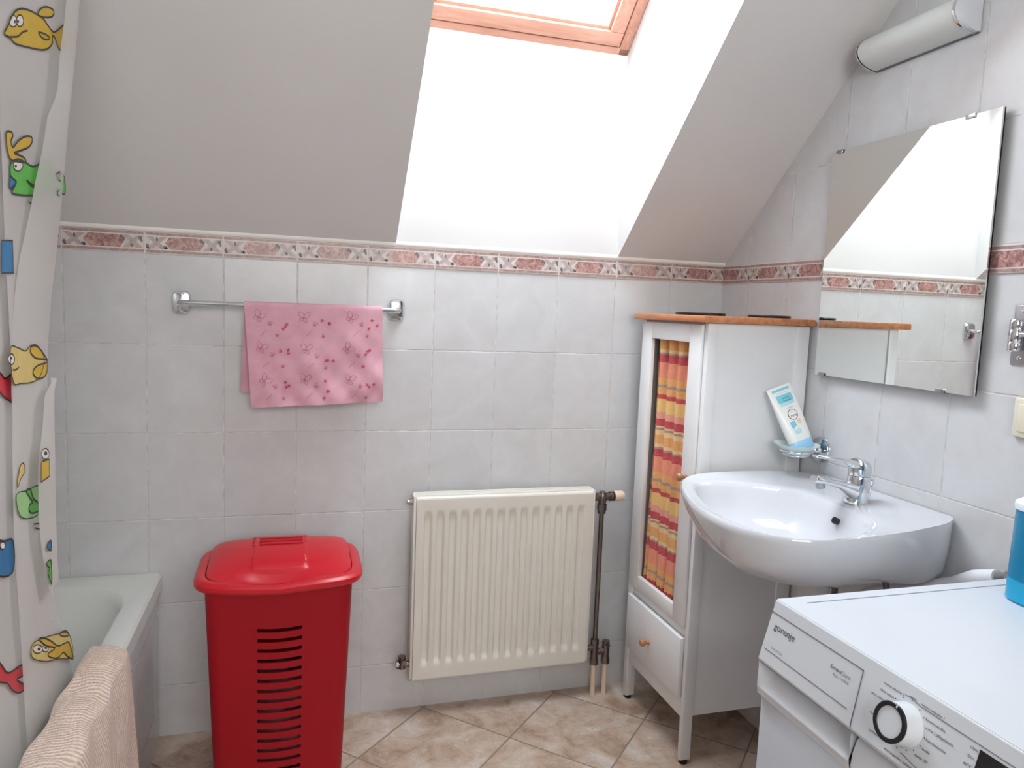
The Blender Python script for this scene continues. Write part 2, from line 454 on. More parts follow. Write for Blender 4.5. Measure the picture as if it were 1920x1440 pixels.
# ---- roof window
E_ = Vector((0, -math.cos(TH), math.sin(TH)))        # up the slope
N_ = Vector((0, -math.sin(TH), -math.cos(TH)))       # into the room
O_ = Vector((0, 0.0, WZ))
def wpt(x, s, d): return Vector((x, 0, 0)) + O_ + E_*s + N_*d
def bar(mb, x0, x1, s0, s1, d0, d1, mi=0, bev=0.003):
    bm = bmesh.new(); bmesh.ops.create_cube(bm, size=1.0)
    for v in bm.verts:
        v.co = Vector((v.co.x*(x1-x0)+(x0+x1)/2, v.co.y*(s1-s0)+(s0+s1)/2, v.co.z*(d1-d0)+(d0+d1)/2))
    if bev: bmesh.ops.bevel(bm, geom=list(bm.edges), offset=bev, segments=2, profile=0.5, affect='EDGES')
    for v in bm.verts: v.co = wpt(v.co.x, v.co.y, v.co.z)
    mb.bm(bm, mi, True)
SM = -SHY/math.cos(TH)
win = struct('window_1', (lambda mb: (bar(mb, SHX0+.001, SHX1-.001, -0.03, 0.026, -0.09, -0.004), bar(mb, SHX0+.001, SHX1-.001, SM-.03, SM+.03, -0.09, 0.0), bar(mb, SHX0+.001, SHX0+.036, 0.0, SM, -0.09, -0.005, 1), bar(mb, SHX1-.036, SHX1-.001, 0.0, SM, -0.09, -0.004, 1), mb)[-1])(MB()), [M['pine'], M['pine_y']])
mb = MB()
sx0, sx1, s0, s1 = SHX0+.042, SHX1-.042, 0.032, SM-.034
W_ = 0.044
bar(mb, sx0, sx1, s0, s0+W_, -0.055, 0.004); bar(mb, sx0, sx1, s1-W_, s1, -0.055, 0.004)
bar(mb, sx0, sx0+W_, s0+W_, s1-W_, -0.055, 0.004, 1); bar(mb, sx1-W_, sx1, s0+W_, s1-W_, -0.055, 0.004, 1)
# raised inner bead
bar(mb, sx0+W_-.004, sx1-W_+.004, s0+W_-.004, s0+W_+.010, -0.050, -0.008); bar(mb, sx1-W_-.010, sx1-W_+.004, s0+W_, s1-W_, -0.050, -0.008, 1)
bar(mb, sx0+W_-.004, sx0+W_+.010, s0+W_, s1-W_, -0.050, -0.008, 1)
sash = obj('window_sash', mb, [M['pine'], M['pine_y']], win)
mb = MB(); mb.poly([wpt(sx0+W_-.01, s0+W_-.01, -.04), wpt(sx1-W_+.01, s0+W_-.01, -.04), wpt(sx1-W_+.01, s1-W_+.01, -.04), wpt(sx0+W_-.01, s1-W_+.01, -.04)])
obj('window_pane', mb, M['pane'], sash)

# ---- decorated border course (raised 3 mm)
def border_tile(mb, P):
    # P(u, v, d) -> point; u along the tile 0..1, v up 0..1, d lift
    def q(pts, mi, d): mb.poly([P(u, v, d) for u, v in pts], mi)
    g = 0.012
    a = [P(g, 0.02, 0), P(1-g, 0.02, 0), P(1-g, 0.98, 0), P(g, 0.98, 0)]
    b = [P(g, 0.02, .003), P(1-g, 0.02, .003), P(1-g, 0.98, .003), P(g, 0.98, .003)]
    mb.add(a+b, [(4,5,6,7),(0,1,5,4),(1,2,6,5),(2,3,7,6),(3,0,4,7)], 0)
    q([(g, .85), (1-g, .85), (1-g, .965), (g, .965)], 1, .0032); q([(g, .045), (1-g, .045), (1-g, .16), (g, .16)], 1, .0032)
    q([(g, .80), (1-g, .80), (1-g, .835), (g, .835)], 5, .0033); q([(g, .175), (1-g, .175), (1-g, .21), (g, .21)], 5, .0033)
    lo, hi = .22, .79
    def rib(u0, u1, d, v0=lo, v1=hi, w=.040): q([(u0-w, v0), (u0+w, v0), (u1+w, v1), (u1-w, v1)], 4, d)
    rib(.06, .24, .0034); rib(.24, .06, .0036); rib(.94, .77, .0034); rib(.77, .95, .0036)
    q([(.255, .50), (.315, hi), (.68, hi), (.755, .55), (.70, lo), (.33, lo)], 2, .0038)
    for u, v, ru, rv in ((.155, .66, .014, .11), (.035, .34, .022, .10), (.045, .24, .016, .05), (.255, .30, .024, .08), (.275, .27, .018, .06), (.715, .70, .024, .09), (.745, .62, .016, .08), (.845, .33, .020, .09), (.95, .68, .024, .09), (.965, .56, .014, .08)):
        q([(u+ru*math.cos(t*PI/4), v+rv*math.sin(t*PI/4)) for t in range(8)], 3, .0040)
bm_ = [M['b_base'], M['b_stripe'], M['marble'], M['b_dark'], M['b_rib'], M['b_line']]
Z0, ZH = 1.398, 0.0585
mb = MB()
mb.box((ROOM_XL, -0.0008, Z0), (0, 0.0, Z0+ZH+.004), 5)
for k in range(12):
    border_tile(mb, lambda u, v, d, k=k: (-0.2*(k+1) + 0.2*u, -0.0008-d, Z0 + ZH*v))
struct('trim_2', mb, bm_)
mb = MB()
mb.box((-0.0008, ROOM_YF, Z0), (0, -0.005, Z0+ZH+.002), 5)
for k in range(14):
    ys = -0.146 + 0.2 - 0.2*k
    if k == 0:   # the cut tile in the corner
        sub = MB(); border_tile(sub, lambda u, v, d: (-0.0008-d, ys - 0.2*u, Z0 + ZH*v))
        bm = bmesh.new()
        vv = [bm.verts.new(p) for p in sub.v]
        for f, m_ in zip(sub.f, sub.m):
            fa = bm.faces.new([vv[i] for i in f]); fa.material_index = m_
        bmesh.ops.bisect_plane(bm, geom=list(bm.verts)+list(bm.edges)+list(bm.faces), plane_co=(0, -0.005, 0), plane_no=(0, 1, 0), clear_outer=True)
        bm.verts.index_update()
        vs = [v.co.copy() for v in bm.verts]
        for f in bm.faces: mb.add([v.co.copy() for v in f.verts], [tuple(range(len(f.verts)))], f.material_index)
        bm.free()
    else:
        border_tile(mb, lambda u, v, d: (-0.0008-d, ys - 0.2*u, Z0 + ZH*v))
struct('trim_3', mb, bm_)

# ================================================================ BATHTUB
TX0, TX1, TY0, TY1 = -2.455, -1.764, -1.66, -0.004
def rrect(x0, x1, y0, y1, r, z, n=12):
    out = []
    for cx, cy, a0 in ((x1-r, y1-r, 0), (x0+r, y1-r, 90), (x0+r, y0+r, 180), (x1-r, y0+r, 270)):
        for i in range(n+1):
            a = math.radians(a0 + 90*i/n); out.append((cx+r*math.cos(a), cy+r*math.sin(a), z))
    return out
tub = thing('bathtub', 'white enamel bathtub built in beside the left wall, behind the tiled panel', 'bathtub', (-2.1, -0.83, 0))
rings = [rrect(TX0, TX1, TY0, TY1, .012, .455), rrect(TX0, TX1, TY0, TY1, .012, .492), rrect(TX0+.006, TX1-.006, TY0+.006, TY1-.006, .012, .499),
         rrect(TX0+.045, -1.815, TY0+.07, -0.075, .16, .500), rrect(TX0+.052, -1.822, TY0+.078, -0.083, .16, .496), rrect(TX0+.060, -1.830, TY0+.09, -0.095, .16, .480),
         rrect(TX0+.075, -1.842, TY0+.12, -0.14, .16, .36), rrect(TX0+.10, -1.858, TY0+.17, -0.21, .16, .20), rrect(TX0+.15, -1.90, TY0+.24, -0.30, .14, .125), rrect(TX0+.24, -1.98, TY0+.36, -0.42, .10, .11)]
obj('tub_body', MB().loft(rings, c0=False, c1=True), M['enamel'], tub)
obj('tiled_side_panel', MB().box((-1.80, TY0+.01, 0), (-1.776, TY1, .455)), M['tile_tub'], tub)['label'] = 'pale grey tiled side panel of the tub'

# beige towel over the tub rim
n = NT('beige_terry'); x = n.sep()
rib = n.math('SINE', n.math('MULTIPLY', n.math('ADD', x[1], n.math('ADD', n.math('MULTIPLY', x[2], 0.35), n.math('MULTIPLY', n.noise(5, 3), 0.10))), 700.0))
rb2 = n.math('SINE', n.math('MULTIPLY', n.math('ADD', n.math('ADD', x[2], n.math('MULTIPLY', x[0], 1.2)), n.math('MULTIPLY', n.noise(14, 2), 0.03)), 760.0))
hh = n.math('ADD', n.math('MULTIPLY', n.math('ADD', rib, n.math('MULTIPLY', rb2, .35)), 0.5), n.noise(260, 2))
n.l(n.ramp(hh, [(0.0, lin((198, 172, 156))), (0.8, lin((232, 212, 198)))]), n.p.inputs['Base Color'])
n.p.inputs['Roughness'].default_value = 0.95; n.p.inputs['Sheen Weight'].default_value = 0.3
n.bump(hh, 0.7, 0.003); M['terry'] = n.m
def towel_fn(u, v):
    # u 0 inside the tub .. 1 down the outside; v 0 far end .. 1 near end
    y = -0.492 - 0.62*v
    prof = [(-1.839, .44), (-1.839, .47), (-1.838, .495), (-1.830, .512), (-1.80, .517), (-1.772, .514), (-1.756, .500), (-1.752, .46), (-1.752, .38), (-1.756, .30), (-1.760, .22), (-1.762, .13)]
    t = u*(len(prof)-1); i = min(int(t), len(prof)-2); f = t-i
    X = prof[i][0]*(1-f)+prof[i+1][0]*f; Z = prof[i][1]*(1-f)+prof[i+1][1]*f
    out = max(0.0, (u-0.55)/0.45)
    w = math.sin(y*23 + 0.6 + Z*2)*0.5 + math.sin(y*51 + 1.4 - Z*5)*0.28
    X += out*(0.002 + 0.012*(w+0.4)*(0.3+out)) + 0.003*math.sin(y*40+u*9)
    y += 0.012*math.sin(u*8+1)*(1-v)*1.0 + 0.02*out*(1-v)*math.sin(Z*9)
    if u < .3: X += 0.002*math.sin(y*30)
    Z += 0.004*math.sin(y*33+u*6)*(1 if 0.3 < u < 0.55 else 0.3)
    return (X, y, Z)
t_ = obj('bath_towel', MB().grid(towel_fn, 66, 80), M['terry'], solid=0.007, subsurf=1)
tag(t_, 'beige ribbed terry towel draped over the edge of the bathtub', 'towel')

# ================================================================ SHOWER CURTAIN
CD = {'E':[(-0.6134,1.8858),(-0.6268,1.8234),(-0.639,1.7239),(-0.663,1.6125),(-0.6793,1.4948),(-0.6996,1.3872),(-0.7216,1.2717),(-0.7332,1.1764),(-0.7266,1.1083),(-0.6993,0.9852),(-0.6815,0.8687),(-0.6551,0.7018),(-0.5852,0.5953),(-0.5137,0.4956),(-0.4844,0.4508),(-0.4427,0.3819),(-0.3848,0.2723),(-0.3471,0.1965)],'L1':[(-0.7222,1.8435),(-0.7344,1.7855),(-0.7494,1.7272),(-0.7652,1.6782),(-0.7644,1.6432),(-0.7727,1.6102),(-0.8152,1.5798),(-0.8233,1.5506),(-0.8403,1.5047),(-0.8672,1.4581),(-0.8791,1.4232),(-0.8951,1.3801),(-0.9107,1.3379),(-0.9207,1.2884),(-0.9248,1.2227)],'L2':[(-0.9917,1.513),(-0.9786,1.4406),(-0.9683,1.3807),(-0.9609,1.3346),(-0.9457,1.2716),(-0.9287,1.1898),(-0.918,1.1054),(-0.909,0.9843),(-0.8951,0.8931),(-0.8492,0.777)],'L3':[(-0.8074,1.1086),(-0.8135,1.0542),(-0.826,1.0104),(-0.8273,0.9645),(-0.8221,0.9073),(-0.8099,0.8659),(-0.7915,0.8216),(-0.7693,0.7745),(-0.7441,0.7349)]}
CP = [(0,'y',1,[(-0.9652,1.65),(-0.9539,1.665),(-0.9398,1.6836),(-0.9229,1.6978),(-0.8977,1.7095),(-0.8631,1.7189),(-0.8304,1.7247),(-0.8019,1.7284),(-0.7799,1.7262),(-0.7581,1.7249),(-0.7382,1.7293),(-0.686,1.7585),(-0.6774,1.7399),(-0.7066,1.7078),(-0.7431,1.7197),(-0.754,1.7132),(-0.7514,1.7067),(-0.7736,1.6903),(-0.8086,1.677),(-0.8703,1.6616),(-0.9229,1.65),(-0.9445,1.6514)]),(0,'y',1,[(-0.8304,1.7252),(-0.8145,1.7403),(-0.7844,1.7536),(-0.752,1.7596),(-0.7557,1.749),(-0.7845,1.7365),(-0.8134,1.728)]),(0,'y',1,[(-0.8238,1.6994),(-0.7936,1.7073),(-0.7708,1.7097),(-0.7749,1.7043),(-0.8017,1.6975)]),(0,'w',1,[(-0.9189,1.6839),(-0.9207,1.6792),(-0.9262,1.6743),(-0.9339,1.6706),(-0.9416,1.669),(-0.9473,1.67),(-0.9496,1.6732),(-0.9479,1.6777),(-0.9426,1.6826),(-0.935,1.6863),(-0.9272,1.688),(-0.9213,1.6871)]),(0,'w',1,[(-0.8926,1.6936),(-0.8942,1.6888),(-0.8994,1.684),(-0.9067,1.6804),(-0.9141,1.679),(-0.9196,1.6801),(-0.9218,1.6834),(-0.9202,1.688),(-0.9152,1.6928),(-0.908,1.6965),(-0.9006,1.698),(-0.8949,1.697)]),(0,'k',1,[(-0.9231,1.6816),(-0.924,1.6797),(-0.9265,1.6782),(-0.9291,1.678),(-0.9302,1.6792),(-0.9293,1.6811),(-0.9268,1.6826),(-0.9243,1.6829)]),(0,'k',1,[(-0.9102,1.6864),(-0.9111,1.6844),(-0.9136,1.6829),(-0.9162,1.6827),(-0.9174,1.6839),(-0.9165,1.6858),(-0.914,1.6874),(-0.9114,1.6876)]),(0,'line',0,[(-0.9583,1.6486),(-0.9165,1.6624),(-0.895,1.676),(-0.8739,1.6853)]),(2,'y',1,[(-0.9758,1.5094),(-0.9558,1.5154),(-0.9486,1.5113),(-0.9563,1.5021),(-0.9474,1.4949),(-0.9269,1.5081),(-0.8981,1.5208),(-0.8711,1.5259),(-0.8651,1.5206),(-0.8815,1.5077),(-0.9258,1.4931),(-0.9413,1.4876),(-0.9032,1.4888),(-0.8905,1.4831),(-0.9248,1.4783),(-0.9531,1.4759),(-0.9674,1.4847)]),(2,'g',1,[(-0.9541,1.4706),(-0.925,1.4817),(-0.8912,1.4824),(-0.8554,1.4825),(-0.8056,1.4994),(-0.7693,1.5014),(-0.7818,1.486),(-0.7555,1.4767),(-0.6996,1.4963),(-0.6854,1.462),(-0.7544,1.4648),(-0.7876,1.4496),(-0.8517,1.4378),(-0.9138,1.43),(-0.9464,1.4297),(-0.9297,1.4468),(-0.9529,1.4528)]),(2,'b',1,[(-0.9556,1.4524),(-0.9298,1.4478),(-0.9488,1.4335),(-0.9572,1.4354)]),(2,'w',1,[(-0.9045,1.476),(-0.9069,1.4714),(-0.914,1.4671),(-0.9237,1.4643),(-0.9335,1.4638),(-0.9407,1.4657),(-0.9435,1.4693),(-0.9413,1.4739),(-0.9345,1.4781),(-0.9249,1.4809),(-0.915,1.4816),(-0.9075,1.4798)]),(2,'k',1,[(-0.9286,1.4709),(-0.9299,1.4691),(-0.9334,1.4679),(-0.937,1.4679),(-0.9385,1.4691),(-0.9372,1.4708),(-0.9337,1.4721),(-0.9301,1.4721)]),(2,'line',1,[(-0.8869,1.457),(-0.853,1.4533),(-0.815,1.456),(-0.8527,1.45)]),(2,'line',0,[(-0.8749,1.4252),(-0.8545,1.4222),(-0.8319,1.4221)]),(1,'line',0,[(-0.7685,1.4848),(-0.7483,1.4926),(-0.7531,1.4809),(-0.7435,1.4769)]),(1,'line',0,[(-0.7481,1.4624),(-0.7593,1.4545),(-0.7468,1.4507)]),(2,'b',1,[(-0.9831,1.3558),(-0.94,1.3591),(-0.9323,1.3108),(-0.9801,1.3091)]),(0,'r',1,[(-0.9752,1.169),(-0.9453,1.1566),(-0.9296,1.1485),(-0.8984,1.1512),(-0.893,1.1088),(-0.9139,1.1133),(-0.9365,1.122),(-0.9653,1.1425)]),(2,'yp',1,[(-0.9366,1.1958),(-0.9024,1.1945),(-0.8697,1.1873),(-0.8494,1.1938),(-0.819,1.1944),(-0.7857,1.1801),(-0.7745,1.1607),(-0.7958,1.1379),(-0.8356,1.133),(-0.886,1.1366),(-0.9207,1.1426)]),(2,'w',1,[(-0.918,1.178),(-0.9196,1.1739),(-0.9243,1.1713),(-0.931,1.1707),(-0.9378,1.1724),(-0.9429,1.1758),(-0.9449,1.18),(-0.9435,1.184),(-0.9388,1.1867),(-0.9322,1.1873),(-0.9254,1.1857),(-0.9202,1.1823)]),(2,'k',1,[(-0.9265,1.18),(-0.9275,1.1785),(-0.9301,1.1781),(-0.9328,1.1789),(-0.934,1.1806),(-0.933,1.1821),(-0.9304,1.1825),(-0.9277,1.1817)]),(2,'line',0,[(-0.9236,1.1618),(-0.9114,1.1607),(-0.8976,1.1637)]),(2,'y',1,[(-0.8449,1.1915),(-0.8278,1.194),(-0.8003,1.1872),(-0.7574,1.1641),(-0.7751,1.167),(-0.817,1.1717),(-0.8442,1.1826)]),(2,'y',1,[(-0.7569,1.1593),(-0.7609,1.1392),(-0.7955,1.1348),(-0.8233,1.1422),(-0.8303,1.1518),(-0.8068,1.1588),(-0.7743,1.1592)]),(0,'b',1,[(-0.9536,0.8965),(-0.916,0.8869),(-0.8756,0.874),(-0.8741,0.821),(-0.9504,0.8462)]),(0,'w',1,[(-0.9109,0.8783),(-0.9122,0.8757),(-0.9163,0.8748),(-0.9219,0.8758),(-0.9277,0.8785),(-0.9319,0.8822),(-0.9336,0.8857),(-0.9323,0.8883),(-0.9284,0.8892),(-0.9228,0.8882),(-0.917,0.8856),(-0.9126,0.8819)]),(2,'gp',1,[(-0.8927,0.9559),(-0.8427,0.9503),(-0.7769,0.9414),(-0.7755,0.8948),(-0.8279,0.8984),(-0.8753,0.9174)]),(2,'yp',1,[(-0.8898,0.9798),(-0.877,1.0015),(-0.862,1.0),(-0.8583,0.9858),(-0.8751,0.9781),(-0.8888,0.9663)]),(2,'g',1,[(-0.848,0.9516),(-0.8269,0.9482),(-0.809,0.9278),(-0.7858,0.9149),(-0.7759,0.8997),(-0.79,0.8989),(-0.8179,0.9048),(-0.832,0.9153),(-0.8247,0.9226),(-0.8112,0.9218),(-0.8311,0.9363)]),(2,'line',0,[(-0.805,0.8813),(-0.7823,0.8755),(-0.7675,0.8701)]),(2,'line',0,[(-0.7988,0.8728),(-0.7755,0.8638),(-0.7667,0.8611)]),(3,'y',1,[(-0.8218,0.9947),(-0.7815,0.9909),(-0.7754,0.9589),(-0.8213,0.9594)]),(3,'w',1,[(-0.7825,1.0006),(-0.7848,0.9964),(-0.7921,0.9944),(-0.8022,0.9952),(-0.8124,0.9986),(-0.8201,1.0036),(-0.8232,1.0089),(-0.8209,1.013),(-0.814,1.0151),(-0.804,1.0144),(-0.7937,1.0111),(-0.7857,1.006)]),(3,'k',1,[(-0.7915,1.0034),(-0.7938,1.0012),(-0.7999,1.0014),(-0.8062,1.0037),(-0.809,1.0069),(-0.8067,1.0091),(-0.8007,1.009),(-0.7944,1.0066)]),(3,'b',1,[(-0.7778,0.8316),(-0.7635,0.8377),(-0.7538,0.8327),(-0.7522,0.8162),(-0.7649,0.8214)]),(3,'g',1,[(-0.7776,0.7992),(-0.7535,0.7987),(-0.7448,0.7736),(-0.7423,0.7484),(-0.7528,0.7604),(-0.7668,0.7796),(-0.7582,0.7844)]),(0,'r',1,[(-0.9412,0.7023),(-0.9131,0.6797),(-0.8809,0.6508),(-0.8115,0.6314),(-0.8071,0.6096),(-0.8417,0.6196),(-0.8028,0.5897),(-0.7993,0.58),(-0.8237,0.586),(-0.8557,0.6059),(-0.8869,0.6354),(-0.9111,0.6498),(-0.9391,0.6687)]),(2,'yp',1,[(-0.7962,0.6417),(-0.7921,0.6574),(-0.752,0.6489),(-0.6459,0.6113),(-0.5568,0.5712),(-0.5227,0.5059),(-0.6227,0.5496),(-0.7076,0.5855),(-0.7783,0.6241)]),(2,'y',1,[(-0.755,0.6503),(-0.7278,0.6409),(-0.6821,0.6137),(-0.6328,0.5811),(-0.5666,0.5583),(-0.5459,0.5405),(-0.518,0.4989),(-0.5629,0.5253),(-0.5947,0.5497),(-0.6302,0.5555),(-0.6787,0.5789),(-0.6993,0.5963),(-0.6534,0.5864),(-0.7105,0.6174)]),(2,'y',1,[(-0.6282,0.6033),(-0.607,0.5994),(-0.5771,0.5871),(-0.5605,0.5705),(-0.5985,0.5854)]),(2,'w',1,[(-0.7351,0.6227),(-0.7384,0.6201),(-0.7482,0.6218),(-0.7616,0.6271),(-0.775,0.6345),(-0.7848,0.6421),(-0.7886,0.6479),(-0.7854,0.6504),(-0.7762,0.649),(-0.7631,0.6439),(-0.7495,0.6365),(-0.7392,0.6287)]),(2,'w',1,[(-0.6971,0.6058),(-0.6994,0.6037),(-0.7063,0.6047),(-0.7158,0.6084),(-0.7253,0.6137),(-0.7324,0.6193),(-0.7352,0.6237),(-0.733,0.6258),(-0.7264,0.625),(-0.717,0.6214),(-0.7073,0.6161),(-0.7,0.6104)]),(2,'k',1,[(-0.7443,0.627),(-0.7468,0.626),(-0.7531,0.6281),(-0.7595,0.6321),(-0.7623,0.6355),(-0.7599,0.6365),(-0.7537,0.6345),(-0.7472,0.6305)]),(2,'k',1,[(-0.7037,0.61),(-0.7064,0.6097),(-0.7131,0.6123),(-0.7199,0.6161),(-0.7228,0.619),(-0.7202,0.6192),(-0.7135,0.6167),(-0.7066,0.6129)])]
def xc(z): return -1.80 - 0.05*(1.9 - z)
def interp(tab, z):
    if z >= tab[0][1]: return tab[0][0]
    for (y0, z0), (y1, z1) in zip(tab, tab[1:]):
        if z >= z1: return y0 + (y1-y0)*(z0-z)/(z0-z1)
    return tab[-1][0]
CD['E'].insert(0, (-0.606, 1.97))
def wavy(y, z): return 0.012*math.sin(y*17 + 1.0 + z*0.7)*min(1, max(0, -(y + 0.95)*4))
mb = MB()
zt, zb = 1.96, 0.20
mb.grid(lambda u, v: ((lambda z: (lambda y: (xc(z) + wavy(y, z), y, z))(interp(CD['E'], z)*(1-u) + (-1.62)*u))(zt + (zb-zt)*v)), 40, 90)
def layer(tab, dx, z0, z1, mi):
    def D(z): return dx if dx < .012 or dx > .02 else .0085 + (dx-.0085)*max(0.0, min(1.0, (z-1.27)/.16))
    mb.grid(lambda u, v: ((lambda z: (xc(z) + D(z)*min(1.0, 0.4 + u*2.4) , interp(CD['E'], z)*(1-u) + interp(tab, z)*u, z))(z0 + (z1-z0)*v)), 6, 60, mi)
LB = [(-.918, 1.15), (-.913, 1.05), (-.9059, .9836), (-.8943, .8928), (-.869, .7848), (-.8388, .6593), (-.8221, .5832), (-.801, .4921), (-.7808, .4188), (-.74, .20)]
layer([(-0.998, 1.60)] + CD['L2'][:-3], .008, 1.59, 1.10, 0)
layer([(-0.735, 1.95)] + CD['L1'] + LB, .016, 1.95, 0.20, 1)
layer([(-0.74, 1.14)] + CD['L3'], .022, 1.13, 0.735, 1)
names = ['y', 'yp', 'g', 'gp', 'b', 'r', 'w', 'k']
DX = {0: 0.0, 1: .016, 2: .008, 3: .022}
def smooth_poly(pts, closed):
    n = len(pts); out = []
    if n < 3: return pts
    for i in range(n if closed else n-1):
        p0 = pts[(i-1) % n] if closed or i > 0 else pts[i]; p1 = pts[i]; p2 = pts[(i+1) % n]; p3 = pts[(i+2) % n] if closed or i+2 < n else p2
        for k in range(4):
            t = k/4
            out.append(tuple(0.5*((2*p1[a]) + (-p0[a]+p2[a])*t + (2*p0[a]-5*p1[a]+4*p2[a]-p3[a])*t*t + (-p0[a]+3*p1[a]-3*p2[a]+p3[a])*t*t*t) for a in (0, 1)))
    if not closed: out.append(pts[-1])
    return out
order = 0
for lay, colr, closed, pts in CP:
    order += 1
    base = DX[lay] + 0.0012 + order*0.00003
    sp_ = pts if (len(pts) <= 4 and colr in 'by') else smooth_poly(pts, closed)
    def C3(y, z, e=0.0): return (xc(z) + wavy(y, z)*(lay == 0) + base + e, y, z)
    if colr != 'line' and len(sp_) > 2:
        mb.poly([C3(y, z) for y, z in sp_], 2 + names.index(colr))
    if colr not in ('k',):
        w = 0.0030 if colr not in ('w', 'yp', 'gp') else 0.0018
        if colr == 'line': w = 0.0026
        m = len(sp_); L_, R_ = [], []
        for i in range(m):
            a = sp_[(i-1) % m] if closed or i > 0 else sp_[i]; b = sp_[(i+1) % m] if closed or i < m-1 else sp_[i]
            dy, dz = b[0]-a[0], b[1]-a[1]; l = math.hypot(dy, dz) or 1
            ny, nz = -dz/l*w*0.5, dy/l*w*0.5
            L_.append(C3(sp_[i][0]+ny, sp_[i][1]+nz, .0005)); R_.append(C3(sp_[i][0]-ny, sp_[i][1]-nz, .0005))
        fs = [(i, (i+1) % m, m+(i+1) % m, m+i) for i in range(m if closed else m-1)]
        mb.add(L_+R_, fs, 9)
sc_ = obj('shower_curtain', mb, [M['vinyl'], M['vinyl_fold']] + [M['fish_'+k] for k in names])
tag(sc_, 'white vinyl shower curtain printed with cartoon fish, hanging into the tub', 'shower curtain')
rod = MB().cyl((-1.795, -0.62, 1.975), (-1.795, ROOM_YF+.002, 1.975), .0125)
tag(obj('curtain_rod', rod, M['chrome_dull']), 'straight metal rod the fish shower curtain hangs from', 'curtain rod')

# ================================================================ TOWEL RAIL AND PINK CLOTH
rail = thing('towel_rail', 'chrome towel rail on the back wall carrying the pink cloth', 'towel rail', (-1.41, 0, 1.268))
for cx in (-1.709, -1.1135):
    mb = MB()
    prof = []
    for y, sx, sz in ((0.0, .0245, .0325), (-.006, .0245, .0325), (-.012, .021, .029), (-.014, .014, .022)):
        ring = []
        for i in range(32):
            a = 2*PI*i/32; c, s = math.cos(a), math.sin(a)
            ring.append((cx + sx*math.copysign(abs(c)**0.45, c), y, 1.268 + sz*math.copysign(abs(s)**0.45, s)*(1-0.10*(abs(c)**.45)**4)))
        prof.append(ring)
    mb.loft(prof, c0=True, c1=True)
    mb.cyl((cx, -.010, 1.268), (cx, -.05, 1.268), .0085)
    obj('wall_plate', mb, M['chrome'], rail)
obj('rail_bar', MB().tube([(-1.709, -.045, 1.268), (-1.706, -.056, 1.268), (-1.695, -.062, 1.268), (-1.128, -.062, 1.268), (-1.117, -.056, 1.268), (-1.1135, -.045, 1.268)], .0075), M['chrome'], rail)
n = NT('pink_cloth')
n.l(n.ramp(n.noise(16, 4), [(0.3, lin((204, 152, 168))), (0.7, lin((216, 168, 182)))]), n.p.inputs['Base Color'])
n.p.inputs['Roughness'].default_value = 0.85; n.bump(n.noise(500, 2), 0.25, 0.0006); M['pink'] = n.m
M['pink_dark'] = mat('pink_butterfly_print', (176, 98, 128), 0.85); M['pink_deep'] = mat('pink_small_print', (190, 60, 96), 0.85)
CX0, CX1 = -1.541, -1.163
def crumple(x, z):
    dz = max(0.0, min(1.0, (1.268-z)/0.27))
    return dz*(0.0045*math.sin(x*38+z*20) + 0.004*math.sin(x*22 - z*46 + 1) + 0.0026*math.sin(x*75+z*60) + 0.002*math.sin(x*130-z*90)) + 0.004*dz
def front(x, z, lift=0.0): return (x, -0.0725 - crumple(x, z) - lift, z)
def cloth(u, v):
    # v 0 front hem .. up .. 1 back hem
    zb = 0.982 + 0.018*u
    xx = CX0 + (CX1-CX0)*u
    if v < 0.55:
        z = zb + (1.268-zb)*(v/0.55)
        k = 1 - v/0.55
        xx2 = xx + (0.020*(1-u) + 0.006*u)*k
        return front(xx2, z)
    if v < 0.62:
        a = PI*(v-0.55)/0.07
        return (xx, -0.062 - 0.0105*math.cos(a), 1.268 + 0.0105*math.sin(a))
    z = 1.268 - (v-0.62)/0.38*0.245
    k = (v-0.62)/0.38
    return (xx - 0.010*k, -0.0515 + 0.012*k + 0.003*math.sin(xx*30), z)
pc = MB().grid(cloth, 60, 80)
def stroke(mb, pts, w, mi, fn, closed=False):
    m = len(pts); L_, R_ = [], []
    for i in range(m):
        a = pts[(i-1) % m] if closed or i > 0 else pts[i]; b = pts[(i+1) % m] if closed or i < m-1 else pts[i]
        dx, dz = b[0]-a[0], b[1]-a[1]; l = math.hypot(dx, dz) or 1
        nx, nz = -dz/l*w/2, dx/l*w/2
        L_.append(fn(pts[i][0]+nx, pts[i][1]+nz)); R_.append(fn(pts[i][0]-nx, pts[i][1]-nz))
    mb.add(L_+R_, [(i, (i+1) % m, m+(i+1) % m, m+i) for i in range(m if closed else m-1)], mi)
ff = lambda x, z: front(x, z, 0.0018)
def butterfly(cx, cz, r, rot, mi, w=.0011):
    for a0, rr in ((0.5, 1.0), (1.9, 1.0), (3.4, .62), (5.0, .62)):
        pts = []
        for i in range(11):
            t = i/10*2*PI
            lx, lz = rr*r*(0.5-0.5*math.cos(t)), rr*r*0.30*math.sin(t)
            a = a0+rot
            pts.append((cx + lx*math.cos(a)-lz*math.sin(a), cz + lx*math.sin(a)+lz*math.cos(a)))
        stroke(pc, pts, w, mi, ff)
random.seed(3)
